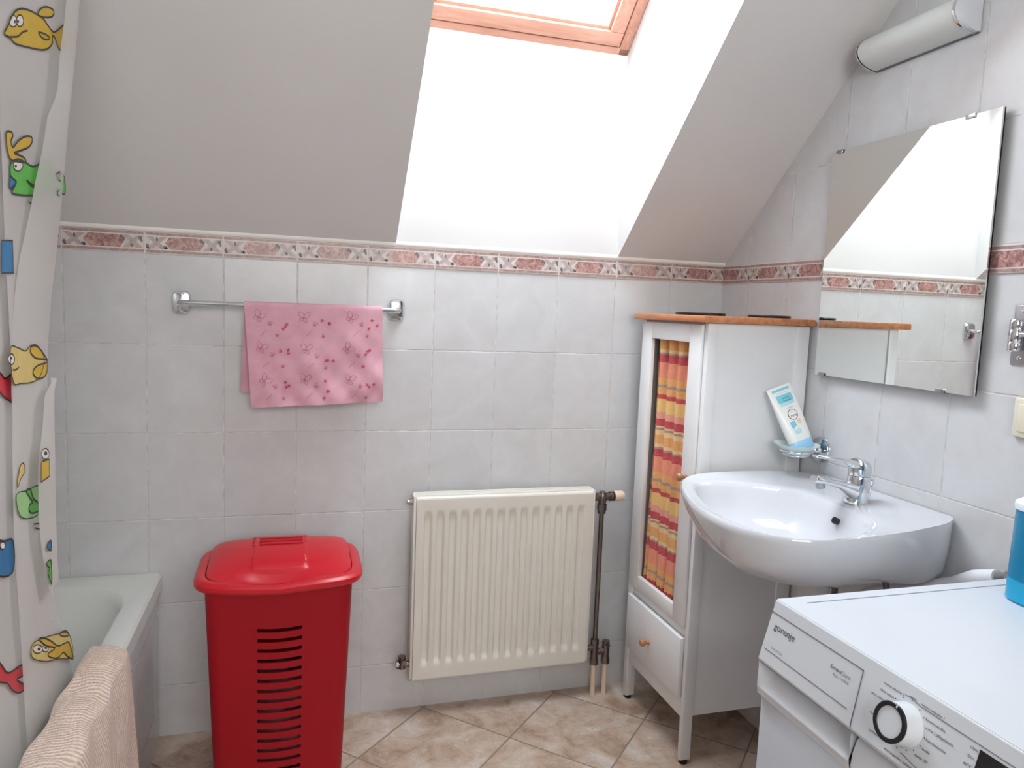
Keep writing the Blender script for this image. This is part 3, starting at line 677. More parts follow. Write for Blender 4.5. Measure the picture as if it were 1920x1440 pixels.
for j, cz in enumerate((1.235, 1.150, 1.062)):
    for i, cx in enumerate((-1.500, -1.378, -1.255)):
        x_, z_ = cx + random.uniform(-.006, .006) + (.006*j if i == 0 else 0), cz + random.uniform(-.006, .006)
        butterfly(x_, z_, .022, random.uniform(-.4, .4), 1)
        butterfly(x_+.030, z_-.018, .009, random.uniform(-1, 1), 1, .0010)
        stroke(pc, [(x_+.005, z_-.052), (x_+.022, z_-.036)], .0010, 1, ff)
        for q in range(3):
            sx, sz = x_ + .062 + random.uniform(-.014, .014), z_ - .012 + random.uniform(-.02, .01)
            if sx < CX1-.010:
                butterfly(sx, sz, .0055, random.uniform(-2, 2), 2, .0013)
        if z_ - .05 > 1.0: butterfly(x_+.05+random.uniform(-.01, .01), z_-.05, .0060, random.uniform(-2, 2), 2 if (i+j) % 2 else 1, .0011)
o = obj('hand_towel', pc, [M['pink'], M['pink_dark'], M['pink_deep']], subsurf=0)
tag(o, 'pink cloth with butterfly outlines hanging over the chrome towel rail', 'towel')

# ================================================================ RED LAUNDRY BASKET
BX, BY = -1.4365, -0.262
bas = thing('laundry_basket', 'tall red plastic laundry basket with lid and slotted front', 'laundry basket', (BX, BY, 0))
def bring(hx, yf, yb, z, n=128, p=6.0, bow=0.012):
    out = []
    cy, hy = (yf+yb)/2, (yb-yf)/2
    for i in range(n):
        a = 2*PI*i/n - PI/2 - PI/n*0
        c, s = math.cos(a), math.sin(a)
        X = math.copysign(abs(c)**(2/p), c); Y = math.copysign(abs(s)**(2/p), s)
        y = cy + hy*Y
        if Y < 0: y -= bow*(1-X*X)*abs(Y)
        out.append((BX + hx*X, y, z))
    return out
# body: rounded tapered shell with a clean slotted opening column in front
mb = MB()
def bdims(z):
    k = z/0.585
    return 0.155 + 0.022*k, -0.362 - 0.018*k, -0.135 + 0.005*k
SW = 0.053; slots = [0.467 - 0.0268*i for i in range(16)]; SH = 0.0048
zs = [0.0]
for sz in sorted(slots): zs += [sz-SH, sz+SH]
zs += [0.50, 0.54, 0.588]
xs_front = None
def bodyring(z, n_front=24):
    hx, yf, yb = bdims(z)
    ring = []
    rc = 0.035
    # front from left slot side ... build ordered list: slot-left, slot inner pts, slot-right, right corner, back, left corner
    def fy(x): return yf - 0.012*(1-(x/hx)**2)
    pts = []
    for i in range(9): pts.append((-SW + 2*SW*i/8, None))
    for x, _ in pts: ring.append((BX+x, fy(x), z - 0.0*x))
    fr = [SW + (hx-rc-SW)*i/5 for i in range(1, 6)]
    for x in fr: ring.append((BX+x, fy(x), z))
    for i in range(1, 7):
        a = -PI/2 + PI/2*i/6; ring.append((BX+hx-rc+rc*math.cos(a), fy(hx-rc)+rc+rc*math.sin(a), z))
    for i in range(0, 7):
        a = PI/2*i/6; ring.append((BX+hx-rc+rc*math.cos(a), yb-rc+rc*math.sin(a), z))
    for i in range(0, 7):
        a = PI/2 + PI/2*i/6; ring.append((BX-hx+rc+rc*math.cos(a), yb-rc+rc*math.sin(a), z))
    for i in range(0, 6):
        a = PI + PI/2*i/6; ring.append((BX-hx+rc+rc*math.cos(a), fy(hx-rc)+rc+rc*math.sin(a), z))
    for x in fr[::-1]: ring.append((BX-x, fy(x), z))
    return ring
rings = []
for z in zs:
    r = bodyring(z); 
    # the slots droop a little towards the left
    r = [(p[0], p[1], p[2] + (0.0035*((p[0]-BX)/SW)**2 if abs(p[0]-BX) <= SW+1e-6 and p[1] < -0.3 and 0.03 < z < 0.48 else 0)) for p in r]
    rings.append(r)
n_ = len(rings[0]); vs = [p for r in rings for p in r]; fs = []
ss = sorted(slots)
for i in range(len(rings)-1):
    zm = (zs[i]+zs[i+1])/2
    isslot = any(abs(zm-s) < SH*0.9 for s in ss)
    for j in range(n_):
        if isslot and j < 8: continue
        fs.append((i*n_+j, i*n_+(j+1) % n_, (i+1)*n_+(j+1) % n_, (i+1)*n_+j))
fs.append(tuple(range(n_)))
mb.add(vs, fs, 0, True)
obj('basket_body', mb, M['red_shaded'], bas, solid=0.004)
mb = MB()
random.seed(5)
for (lx, ly, lz, r1, r2, r3) in ((0, 0, .16, .125, .095, .13), (.02, -.01, .26, .115, .085, .055), (-.03, 0, .29, .09, .08, .04)):
    mb.grid(lambda u, v: (lambda a, b: (BX+lx+r1*math.cos(a)*math.sin(b)*(1+.1*math.sin(5*a+3*b)), BY+.0+ly+r2*math.sin(a)*math.sin(b)*(1+.1*math.sin(4*a)), lz+r3*math.cos(b)*(1+.12*math.sin(6*a))))(2*PI*u, PI*v), 32, 16)
tag(obj('dirty_laundry', mb, M['laundry']), 'dark crumpled laundry seen through the slots of the red basket', 'clothes')
def prof_rim(z, ex, p=5.5, wave=0.0):
    r = bring(0.189+ex, -0.388-ex, -0.118+ex*0.6, z, 96, p, 0.016)
    return [(q[0], q[1], q[2] + wave*(1 if q[1] < -0.30 else 0)*(-0.011*math.exp(-((q[0]-BX+0.02)/0.085)**2))) for q in r]
mb = MB()
mb.loft([prof_rim(.582, -.010, wave=.6), prof_rim(.575, .004, wave=.6), prof_rim(.576, .0135, wave=.6), prof_rim(.583, .0175, wave=.7), prof_rim(.592, .0165, wave=.8), prof_rim(.599, .010, wave=.9), prof_rim(.601, .001, wave=1), prof_rim(.598, -.008, wave=1), prof_rim(.585, -.012, wave=1)], c0=False, c1=False)
obj('basket_rim', mb, M['red'], bas)
# lid: domed, with raised centre panel, vent slots and a finger recess in front
lid = MB()
def lid_h(x, y):
    X = (x-BX)/0.178; Y = (y+0.258)/0.122
    h = 0.597 + 0.040*(1-abs(X)**6*0.55)*(1-0.30*abs(Y)**4)*max(0, 1-0.95*max(0, min(1, 0.5-0.5*Y))**2.2)
    # raised centre panel
    if abs(x-BX+0.004) < 0.066 and y > -0.345: h += 0.0042
    # finger scoop
    g = math.exp(-((x-BX+0.015)/0.075)**2)*math.exp(-((y+0.375)/0.030)**2)
    h -= 0.024*g
    return h
def lidfn(u, v):
    rr = v; a = 2*PI*u
    c, s = math.cos(a), math.sin(a); p = 6.5
    X = math.copysign(abs(c)**(2/p), c); Y = math.copysign(abs(s)**(2/p), s)
    x = BX + 0.176*X*rr; y = -0.2555 + 0.1250*Y*rr - (0.012*(1-X*X)*abs(Y)*rr if Y < 0 else 0)
    return (x, y, lid_h(x, y))
lid.grid(lidfn, 128, 40)
rim = [lidfn(i/128, 1.0) for i in range(128)]
lid.loft([rim, [(BX+(p[0]-BX)*1.012, -0.2555+(p[1]+0.2555)*1.012, p[2]-.007) for p in rim], [(BX+(p[0]-BX)*1.012, -0.2555+(p[1]+0.2555)*1.012, .588) for p in rim]], c0=False, c1=False)
lid_o = obj('basket_lid', lid, M['red'], bas)
mb = MB()
for k in range(3):
    y = -0.188 - 0.021*k
    P_ = [(BX-.056+.112*i/10, y, lid_h(BX-.056+.112*i/10, y)+.0006) for i in range(11)]
    mb.tube(P_, .0026, 8)
obj('vent_slots', mb, M['red_shaded'], lid_o)

# ================================================================ RADIATOR
rad = thing('radiator', 'cream panel radiator with vertical ribs under the roof window', 'radiator', (-0.76, -0.05, 0.13))
RX0, RX1, RZ0, RZ1, RYF, RYB = -1.048, -0.472, 0.130, 0.708, -0.073, -0.028
def chan(t):   # 14 recessed channels
    k = (t*14) % 1.0
    def ss(a, b, x): x = max(0, min(1, (x-a)/(b-a))); return x*x*(3-2*x)
    return ss(0.10, 0.30, k)*(1-ss(0.62, 0.82, k))
def radf(u, v):
    x = RX0 + (RX1-RX0)*u; z = RZ0 + (RZ1-RZ0)*v
    tx = (x-(RX0+.018))/(RX1-RX0-.036)
    wz = max(0, min(1, (z-(RZ0+.045))/.014))*max(0, min(1, ((RZ1-.050)-z)/.014))
    wx = 1 if 0 <= tx <= 1 else 0
    rnd = 0.0
    e = min(RZ1-z, 0.010)/0.010
    y = RYF + 0.010*(1-math.sqrt(max(0, 1-(1-e)**2)))
    y += 0.0085*chan(tx)*wz*wx if wx else 0
    return (x, y, z)
mb = MB()
vz = sorted(set([0, .01] + [i/60 for i in range(61)] + [0.985, .99, .995]))
us = [i/336 for i in range(337)]
vs = [radf(u, v) for v in vz for u in us]; nu = len(us)
mb.add(vs, [(j*nu+i, j*nu+i+1, (j+1)*nu+i+1, (j+1)*nu+i) for j in range(len(vz)-1) for i in range(nu-1)], 0, True)
obj('front_panel', mb, M['rad'], rad)
mb = MB()
mb.box((RX0-.001, RYF+.004, RZ0-.002), (RX1+.001, RYF+.012, RZ0+.002), bev=.001); mb.box((RX0+.01, RYB-.006, RZ0+.01), (RX1-.01, RYB, RZ1-.01))
mb.box((RX0-.009, RYF+.003, RZ0-.006), (RX0, RYB, RZ1+.002), bev=.002); mb.box((RX1, RYF+.003, RZ0-.006), (RX1+.009, RYB, RZ1+.002), bev=.002)
mb.box((RX0-.009, RYF+.003, RZ0-.006), (RX1+.009, RYF+.009, RZ0+.001), bev=.001)
obj('side_cover', mb, M['rad'], rad)
mb = MB()
mb.box((RX0-.004, RYB-.003, RZ1-.004), (RX1+.004, RYB, RZ1+.006), bev=.001)
mb.box((RX0-.004, RYF+.012, RZ1-.003), (RX1+.004, RYB, RZ1+.0015), bev=.001)
for i in range(2): mb.box((RX0+.01, RYF+.016+.010*i, RZ1+.001), (RX1-.01, RYF+.018+.010*i, RZ1+.0022))
obj('top_grille', mb, M['rad'], rad)
obj('bleed_plug', MB().cyl((RX0-.008, -.052, .690), (RX0-.020, -.052, .690), .010, n=6, sm=False).cyl((RX0-.018, -.052, .690), (RX0-.026, -.052, .690), .007), M['chrome_dull'], rad)
obj('lockshield_valve', MB().cyl((RX0-.006, -.050, .172), (RX0-.044, -.050, .172), .010).cyl((RX0-.030, -.050, .160), (RX0-.030, -.050, .198), .012).cyl((RX0-.026, -.050, .185), (RX0-.026, -.070, .185), .009, n=6, sm=False).cyl((RX0-.042, -.050, .172), (RX0-.048, -.050, .172), .013, n=6, sm=False), M['brass_dull'], rad)
mb = MB(); vx = -.432; vy = -.055; zv = .684
mb.cyl((RX1+.008, vy, zv), (RX1+.022, vy, zv), .014, n=6, sm=False).cyl((RX1+.020, vy, zv), (-.404, vy, zv), .0125).lathe((vx, vy, zv-.030), (0, 0, 1), [(.011, 0), (.013, .012), (.016, .026), (.013, .040), (.009, .047)])
mb.cyl((vx, vy, zv-.046), (vx, vy, zv-.024), .0155, n=6, sm=False).cyl((vx, vy, zv-.056), (vx, vy, zv-.044), .013)
mb.cyl((-.408, vy, zv), (-.398, vy, zv), .016)
val = obj('radiator_valve', mb, M['brass_dull'], rad)
obj('valve_collar', MB().cyl((-.399, vy, zv), (-.391, vy, zv), .0155), M['darkrub'], val)
mb = MB(); mb.lathe((-.391, vy, zv), (1, 0, 0), [(.0155, 0), (.0165, .003), (.0165, .028), (.0135, .034), (.0, .034)], 24)
obj('thermostat_head', mb, M['cream'], val)
obj('supply_pipe', MB().cyl((vx, vy, .19), (vx, vy, zv-.05), .0078), M['brass_dull'], rad)
mb = MB()
for px in (-.432, -.391):
    mb.cyl((px, vy, .108), (px, vy, .128), .0145, n=6, sm=False).cyl((px, vy, .126), (px, vy, .178 if px < -.4 else .186), .0125)
mb.cyl((-.432, vy, .150), (-.391, vy, .150), .011); mb.cyl((-.432, vy, .176), (-.432, vy, .196), .0135, n=6, sm=False); mb.cyl((-.466, vy, .166), (-.432, vy, .166), .010)
mb.cyl((-.391, vy-.004, .176), (-.391, vy-.020, .176), .007, n=6, sm=False)
obj('valve_block', mb, M['brass_dull'], rad)
for px in (-.432, -.391):
    obj('floor_pipe', MB().cyl((px, vy, 0.0), (px, vy, .110), .0085), M['cream'], rad)
# ================================================================ CABINET
cab = thing('bathroom_cabinet', 'tall narrow white cabinet with curtained door and oiled wooden top in the corner', 'cabinet', (-0.17, -0.28, 0))
XF, XB, YL, YR, ZT = -0.335, -0.009, -0.083, -0.474, 1.268
for (xa, xb, ya, yb) in ((XF, XF+.032, YL-.026, YL), (XF, XF+.032, YR, YR+.0185), (XB-.044, XB, YL-.026, YL), (XB-.044, XB, YR, YR+.026)):
    lg = obj('leg', MB().box((xa, ya, .012), (xb, yb, ZT), bev=.0025), M['white_paint'], cab)
    obj('foot_glide', MB().cyl(((xa+xb)/2, (ya+yb)/2, 0.0), ((xa+xb)/2, (ya+yb)/2, .0125), .011), M['darkrub'], lg)
obj('side_panel', MB().box((XF+.030, YR+.006, .142), (XB-.042, YR+.016, ZT)), M['white_paint'], cab)
obj('side_panel', MB().box((XF+.030, YL-.016, .142), (XB-.042, YL-.006, ZT)), M['white_paint'], cab)
obj('back_panel', MB().box((XB-.03, YR+.02, .142), (XB-.022, YL-.02, ZT)), M['white_paint'], cab)
for nm, a, b in (('apron', (XF+.004, YR+.02, .134), (XF+.020, YL-.02, .192)), ('middle_rail', (XF+.006, YR+.02, .366), (XF+.022, YL-.02, .412)), ('top_rail', (XF+.006, YR+.02, 1.240), (XF+.022, YL-.02, ZT)), ('bottom_panel', (XF+.024, YR+.02, .15), (XB-.034, YL-.02, .162)), ('shelf', (XF+.024, YR+.02, .385), (XB-.034, YL-.02, .400))):
    obj(nm, MB().box(a, b, bev=.001), M['white_paint'], cab)
obj('top_board', MB().box((-.362, -.492, 1.269), (-.004, -.071, 1.288), bev=.0035), M['board'], cab)
# door with four frame members around the curtained opening
D0, D1, DZ0, DZ1 = -.107, -.4530, .404, 1.263
XD = -.342
g0, g1, gz0, gz1 = -.160, -.390, .446, 1.212
mb = MB()
mb.box((XD, g0, DZ0), (XD+.014, D0, DZ1), bev=.0015); mb.box((XD, D1, DZ0), (XD+.014, g1, DZ1), bev=.0015)
mb.box((XD+.0004, g1+.0006, gz1), (XD+.014, g0-.0006, DZ1-.0003), bev=.0012); mb.box((XD+.0004, g1+.0006, DZ0+.0003), (XD+.014, g0-.0006, gz0), bev=.0012)
door = obj('cabinet_door', mb, M['white_paint'], cab)
def knob(x, y, z, par):
    mb = MB().lathe((x, y, z), (-1, 0, 0), [(.0085, 0), (.0060, .004), (.0055, .009), (.0095, .014), (.0120, .019), (.0118, .024), (.0085, .0285), (.003, .030)], 24)
    obj('knob', mb, M['knob'], par)
knob(XD, -.418, .832, door)
# gathered striped fabric behind the opening
n = NT('striped_fabric'); x = n.sep()
st = [(1.163, 'R'), (1.139, 'S'), (1.092, 'O'), (1.070, 'G'), (1.061, 'O'), (1.039, 'R'), (1.025, 'Y'), (.985, 'P'), (.964, 'R'), (.941, 'T'), (.935, 'G'), (.929, 'T'), (.914, 'O'), (.885, 'T'), (.874, 'G'), (.868, 'R')]
cols = dict(R=(184, 50, 80), S=(226, 144, 122), O=(222, 166, 106), G=(154, 144, 142), Y=(228, 194, 126), P=(222, 158, 146), T=(228, 200, 150))
Pz = .295
ph = n.math('FRACT', n.math('ADD', n.math('DIVIDE', n.math('SUBTRACT', 1.163, x[2]), Pz), n.math('ADD', 10.0, n.math('MULTIPLY', n.noise(14, 2), 0.012))))
stops = [((1.163-z)/Pz, lin(cols[c])) for z, c in st]
col = n.ramp(ph, stops, 'CONSTANT')
warp = n.noise(170, 3)
cc = n.mix(0.14, col, n.ramp(warp, [(0.3, lin((206, 130, 100))), (0.7, lin((240, 212, 160)))]))
n.l(cc, n.p.inputs['Base Color']); n.p.inputs['Roughness'].default_value = 0.9; M['stripe'] = n.m
def fab(u, v):
    y = g0 + .006 + (g1 - g0 - .012)*u; z = gz1 + .012 + (gz0 - gz1 - .024)*v
    gather = 1 - min(1, abs(v-.0)*9); gb = 1 - min(1, abs(1-v)*7)
    dd = .0075*math.sin(u*2*PI*4.2 + .5*math.sin(v*5)) + .0042*math.sin(u*2*PI*8.5 + 1 + v*2)
    dd += (gather+gb)*.0045*math.sin(u*2*PI*15 + 2)
    return (XD + .0265 + dd, y, z)
obj('door_curtain', MB().grid(fab, 150, 70), M['stripe'], door)
dr = obj('drawer', MB().box((-.346, -.4530, .194), (-.331, -.107, .370), bev=.002), M['white_paint'], cab)
knob(-.346, -.266, .274, dr)

def dish_slab(name, c, rx, ry, hgt, label, rot=0.0):
    mb = MB(); n_ = 40
    def ring(k, z): return [(c[0] + rx*k*math.cos(2*PI*i/n_), c[1] + ry*k*math.sin(2*PI*i/n_), z) for i in range(n_)]
    z = c[2]
    mb.loft([ring(.96, z), ring(.995, z+hgt*.3), ring(1.0, z+hgt*.7), ring(.97, z+hgt), ring(.90, z+hgt*.93), ring(.3, z+hgt*.85)])
    tag(obj(name, mb, M['black']), label, 'coaster', 'black coasters on the cabinet')
dish_slab('black_coaster', (-.200, -.200, 1.2884), .070, .092, .0085, 'flat round black coaster on the wooden cabinet top, the one nearer the back wall')
dish_slab('black_coaster', (-.095, -.400, 1.2884), .060, .060, .0075, 'flat round black coaster on the wooden cabinet top, the one nearer the mirror')

# ================================================================ WASH BASIN
bas_ = thing('wash_basin', 'white ceramic wash basin mounted on the right wall below the mirror', 'wash basin', (-.27, -.80, .70))
OUT = [(-.004, -.566), (-.030, -.540), (-.085, -.521), (-.16, -.506), (-.24, -.502), (-.31, -.507), (-.365, -.520), (-.405, -.540), (-.445, -.578), (-.478, -.628), (-.510, -.698), (-.540, -.785), (-.556, -.862), (-.559, -.930), (-.549, -.975), (-.530, -1.014), (-.505, -1.048), (-.468, -1.074), (-.425, -1.087), (-.355, -1.088), (-.285, -1.079), (-.20, -1.066), (-.12, -1.046), (-.065, -1.029), (-.020, -1.003), (-.004, -.985)]
BOWL = [(-.172, -.700), (-.200, -.668), (-.250, -.615), (-.300, -.585), (-.355, -.570), (-.400, -.575), (-.430, -.605), (-.465, -.680), (-.495, -.770), (-.512, -.860), (-.508, -.940), (-.488, -.995), (-.450, -1.042), (-.390, -1.056), (-.320, -1.046), (-.255, -1.020), (-.205, -.975), (-.178, -.915), (-.166, -.860), (-.163, -.800), (-.165, -.745)]
def cat(pts, k=6, closed=True):
    n = len(pts); out = []
    for i in range(n if closed else n-1):
        p0 = pts[(i-1) % n] if closed or i else pts[0]; p1 = pts[i]; p2 = pts[(i+1) % n]; p3 = pts[(i+2) % n] if closed or i+2 < n else p2
        for q in range(k):
            t = q/k
            out.append(tuple(0.5*((2*p1[a]) + (-p0[a]+p2[a])*t + (2*p0[a]-5*p1[a]+4*p2[a]-p3[a])*t*t + (-p0[a]+3*p1[a]-3*p2[a]+p3[a])*t*t*t) for a in (0, 1)))
    if not closed: out.append(pts[-1])
    return out
def radial(poly, c, n):
    res = []
    for i in range(n):
        a = 2*PI*i/n; dx, dy = math.cos(a), math.sin(a); best = 0
        for j in range(len(poly)):
            x1, y1 = poly[j][0]-c[0], poly[j][1]-c[1]; x2, y2 = poly[(j+1) % len(poly)][0]-c[0], poly[(j+1) % len(poly)][1]-c[1]
            ex, ey = x2-x1, y2-y1; den = dx*ey - dy*ex
            if abs(den) < 1e-12: continue
            t = (x1*ey - y1*ex)/den; s = (x1*dy - y1*dx)/den
            if t > 0 and -1e-9 <= s <= 1+1e-9: best = max(best, t)
        res.append((c[0]+dx*best, c[1]+dy*best))
    return res
NB = 144; cc_ = (-.33, -.82)
outp = radial(cat(OUT, 6, False), cc_, NB); bowlp = radial(cat(BOWL, 6), cc_, NB)
def under(sx, sy, z):
    r = []
    for (X, Y) in outp:
        near = max(0, 1 - abs(X)/.12)
        k = .22 + .78*min(1, abs(X)/.25)
        yy = -.80 + (Y+.80)*(1-(1-sy)*k)
        zz = z + near*max(0, .728-z)
        r.append((X*sx if X < -.006 else X, yy, zz))
    return r
def inset(p, q, k, z): return [(a[0]+(b[0]-a[0])*k, a[1]+(b[1]-a[1])*k, z) for a, b in zip(p, q)]
def ledge(k, zl, ze):
    r = []
    for a, b in zip(outp, bowlp):
        r.append((a[0]+(b[0]-a[0])*k, a[1]+(b[1]-a[1])*k, zl+(ze-zl)*k))
    return r
bc = (-.34, -.82)
def bowl(s, z, dx=0): return [(bc[0]+dx+(p[0]-bc[0])*s, bc[1]+(p[1]-bc[1])*s, z) for p in bowlp]
rings = [under(.40, .28, .700), under(.58, .44, .704), under(.75, .62, .720), under(.87, .78, .746), under(.945, .90, .784), under(.982, .97, .822), under(1, .998, .850), under(1.0, 1.0, .861), under(.995, .994, .8655),
         ledge(.14, .8655, .862), ledge(.35, .864, .858), ledge(.82, .860, .856), ledge(.95, .860, .8555), bowl(.985, .8525), bowl(.955, .844), bowl(.92, .825), bowl(.86, .795), bowl(.76, .768), bowl(.60, .748), bowl(.40, .738), bowl(.2, .733), bowl(.09, .731)]
obj('basin_body', MB().loft(rings), M['porcelain'], bas_)
obj('basin_drain', MB().lathe((bc[0], bc[1], .7325), (0, 0, 1), [(.024, 0), (.024, .003), (.019, .004), (.017, .0015), (.002, .002)], 24), M['chrome'], bas_)
hp = Vector((-.190, -.838, .822)); hn = Vector((-.92, 0, .38)).normalized()
mb = MB().cyl(hp - hn*.02, hp + hn*.0012, .0080, n=24)
mb.v = [(v[0], v[1], v[2]) for v in mb.v]
obj('overflow_hole', mb, M['black'], bas_)
mb = MB().lathe((-.20, -.80, .615), (0, 0, 1), [(.030, -.08), (.030, 0), (.036, .002), (.036, .045), (.040, .060), (.040, .075), (.030, .085)], 28)
mb.cyl((-.20, -.80, .56), (-.20, -.80, .45), .017).tube([(-.20, -.80, .45), (-.16, -.80, .43), (-.1, -.80, .45), (-.001, -.80, .47)], .017, 14)
obj('drain_trap', mb, M['siphon'], bas_)
obj('supply_hose', MB().tube([(-.10, -.760, .735), (-.10, -.758, .68), (-.10, -.757, .60), (-.085, -.755, .50), (-.02, -.755, .42)], .0075, 12), M['hose'], bas_)
obj('supply_hose', MB().tube([(-.10, -.905, .735), (-.10, -.912, .70), (-.10, -.928, .65), (-.09, -.935, .55), (-.02, -.93, .42)], .0075, 12), M['hose'], bas_)
obj('pop_up_rod', MB().tube([(-.165, -.775, .650), (-.13, -.77, .660), (-.10, -.775, .668), (-.085, -.82, .685), (-.08, -.86, .70)], .0032, 8).lathe((-.118, -.77, .663), (0, 0, 1), [(.0, -.012), (.010, -.008), (.012, 0), (.010, .008), (0, .012)], 14), M['darkrub'], bas_)

# ---- mixer tap
fy = -.817; fx = -.114; fz = .8575
tap = thing('basin_tap', 'chrome single lever mixer tap on the wash basin', 'tap', (fx, fy, fz))
def ering(cx, cz, rx, ry, tilt=0.0, n=28):
    return [(cx + rx*math.cos(2*PI*i/n), fy + ry*math.sin(2*PI*i/n), cz + tilt*math.cos(2*PI*i/n)) for i in range(n)]
mb = MB().loft([ering(fx, fz, .0320, .0270), ering(fx, fz+.004, .0318, .0265), ering(fx+.001, fz+.020, .0295, .0255), ering(fx+.003, fz+.042, .0270, .0250), ering(fx+.004, fz+.060, .0265, .0250), ering(fx+.004, fz+.0635, .0255, .0240), ering(fx+.004, fz+.0645, .0240, .0225)])
obj('tap_body', mb, M['chrome'], tap)
def sring(c, d, w, h, n=20, p=3.0):
    c = Vector(c); d = Vector(d).normalized(); side = Vector((0, 1, 0)); up = side.cross(d).normalized()
    if up.z < 0: up = -up
    out = []
    for i in range(n):
        a = 2*PI*i/n; cs, sn = math.cos(a), math.sin(a)
        out.append(c + side*w*math.copysign(abs(cs)**(2/p), cs) + up*h*math.copysign(abs(sn)**(2/p), sn))
    return out
mb = MB().loft([sring((fx-.000, 0+fy, fz+.026), (-1, 0, .50), .0235, .025), sring((fx-.018, fy, fz+.031), (-1, 0, .50), .0215, .0215), sring((fx-.036, fy, fz+.038), (-1, 0, .42), .0180, .0155), sring((fx-.060, fy, fz+.046), (-1, 0, .30), .0145, .0105), sring((fx-.095, fy, fz+.054), (-1, 0, .22), .0135, .009), sring((fx-.122, fy, fz+.060), (-1, 0, .2), .0135, .0088), sring((fx-.126, fy, fz+.061), (-1, 0, .2), .0115, .007)])
obj('tap_spout', mb, M['chrome'], tap)
obj('aerator', MB().cyl((fx-.108, fy, fz+.052), (fx-.105, fy, fz+.038), .0105, n=20), M['chrome_dull'], tap)
mb = MB().loft([ering(fx+.004, fz+.0650, .0245, .0230), ering(fx+.004, fz+.0665, .0268, .0252), ering(fx+.004, fz+.080, .0266, .0250), ering(fx+.003, fz+.092, .0255, .0240, -.002), ering(fx+.001, fz+.100, .0225, .0210, -.003), ering(fx-.001, fz+.1045, .0150, .0140, -.002), ering(fx-.001, fz+.1055, .004, .004)])
mb.loft([sring((fx+.008, fy, fz+.0905), (-1, 0, .10), .0180, .0095), sring((fx-.020, fy, fz+.0935), (-1, 0, .12), .0185, .0095), sring((fx-.034, fy, fz+.0985), (-1, 0, .16), .0165, .0065), sring((fx-.060, fy, fz+.1045), (-1, 0, .15), .0138, .0048), sring((fx-.095, fy, fz+.1100), (-1, 0, .15), .0120, .0040), sring((fx-.126, fy, fz+.1145), (-1, 0, .15), .0112, .0036), sring((fx-.130, fy, fz+.1150), (-1, 0, .15), .0085, .0025)])
obj('tap_lever', mb, M['chrome'], tap)
obj('pop_up_knob', MB().cyl((fx+.036, fy, fz), (fx+.040, fy, fz+.040), .0028).lathe((fx+.040, fy, fz+.036), (0.1, 0, 1), [(.003, 0), (.0065, .005), (.0065, .013), (.003, .018)], 14), M['chrome'], tap)

# ---- soap dish and the upside down tube standing in it
sd = thing('soap_dish', 'glass soap dish in a chrome ring on the wall between cabinet and tap', 'soap dish', (0, -.549, .93))
mb = MB().lathe((0, -.549, .930), (-1, 0, 0), [(.037, 0), (.037, .004), (.034, .009), (.024, .011), (.014, .013), (.012, .024), (.0085, .030), (.0, .031)], 32)
obj('wall_flange', mb, M['chrome'], sd)
dc = Vector((-.083, -.549, .928))
mb = MB()
def torus(c, R_, r_, n=40, m=10):
    for_ = [[(c[0]+(R_+r_*math.cos(2*PI*j/m))*math.cos(2*PI*i/n), c[1]+(R_+r_*math.cos(2*PI*j/m))*math.sin(2*PI*i/n), c[2]+r_*math.sin(2*PI*j/m)) for j in range(m)] for i in range(n+1)]
    mb.loft(for_, c0=False, c1=False)
torus(dc, .040, .0035); torus(dc + Vector((0, 0, -.010)), .033, .003)
mb.cyl((-.024, -.549, .929), (-.045, -.549, .928), .005)
obj('dish_ring', mb, M['chrome'], sd)
mb = MB().lathe((dc.x, dc.y, .914), (0, 0, 1), [(.026, 0), (.034, .003), (.039, .016), (.050, .026), (.060, .033), (.0605, .035), (.058, .0345), (.047, .0275), (.036, .019), (.030, .008), (.0, .006)], 40, c1=False)
obj('dish_bowl', mb, M['dish'], sd)

B_ = Vector((-.0600, -.552, .9285)); T_ = Vector((-.1180, -.496, 1.100))
ax_ = (T_-B_).normalized(); wv = Vector((.955, .03, .30)); wv = (wv - ax_*wv.dot(ax_)).normalized(); nv = ax_.cross(wv).normalized()
if nv.y > 0: nv = -nv
L_ = (T_-B_).length
tb = thing('shower_gel_tube', 'white shower gel tube with blue cap standing upside down in the soap dish', 'tube', B_)
def tring(h, w, t, p=2.2, n=40):
    c = B_ + ax_*h
    return [c + wv*w*math.copysign(abs(math.cos(2*PI*i/n))**(2/p), math.cos(2*PI*i/n)) + nv*t*math.copysign(abs(math.sin(2*PI*i/n))**(2/p), math.sin(2*PI*i/n)) for i in range(n)]
obj('tube_cap', MB().loft([tring(.002, .030, .014), tring(.005, .0335, .0165), tring(.030, .0355, .0185), tring(.031, .035, .018)]), M['capblue'], tb)
TH_ = lambda h: .0175*(1-((h-.03)/(L_-.03))**1.6)+.0015
body = MB().loft([tring(.0305, .0355, .018)] + [tring(.031+(L_-.031)*i/8, .0362+.004*i/8, TH_(.031+(L_-.031)*i/8), 2.2+i*.15) for i in range(1, 9)])
tbody = obj('tube_body', body, M['tube_white'], tb)
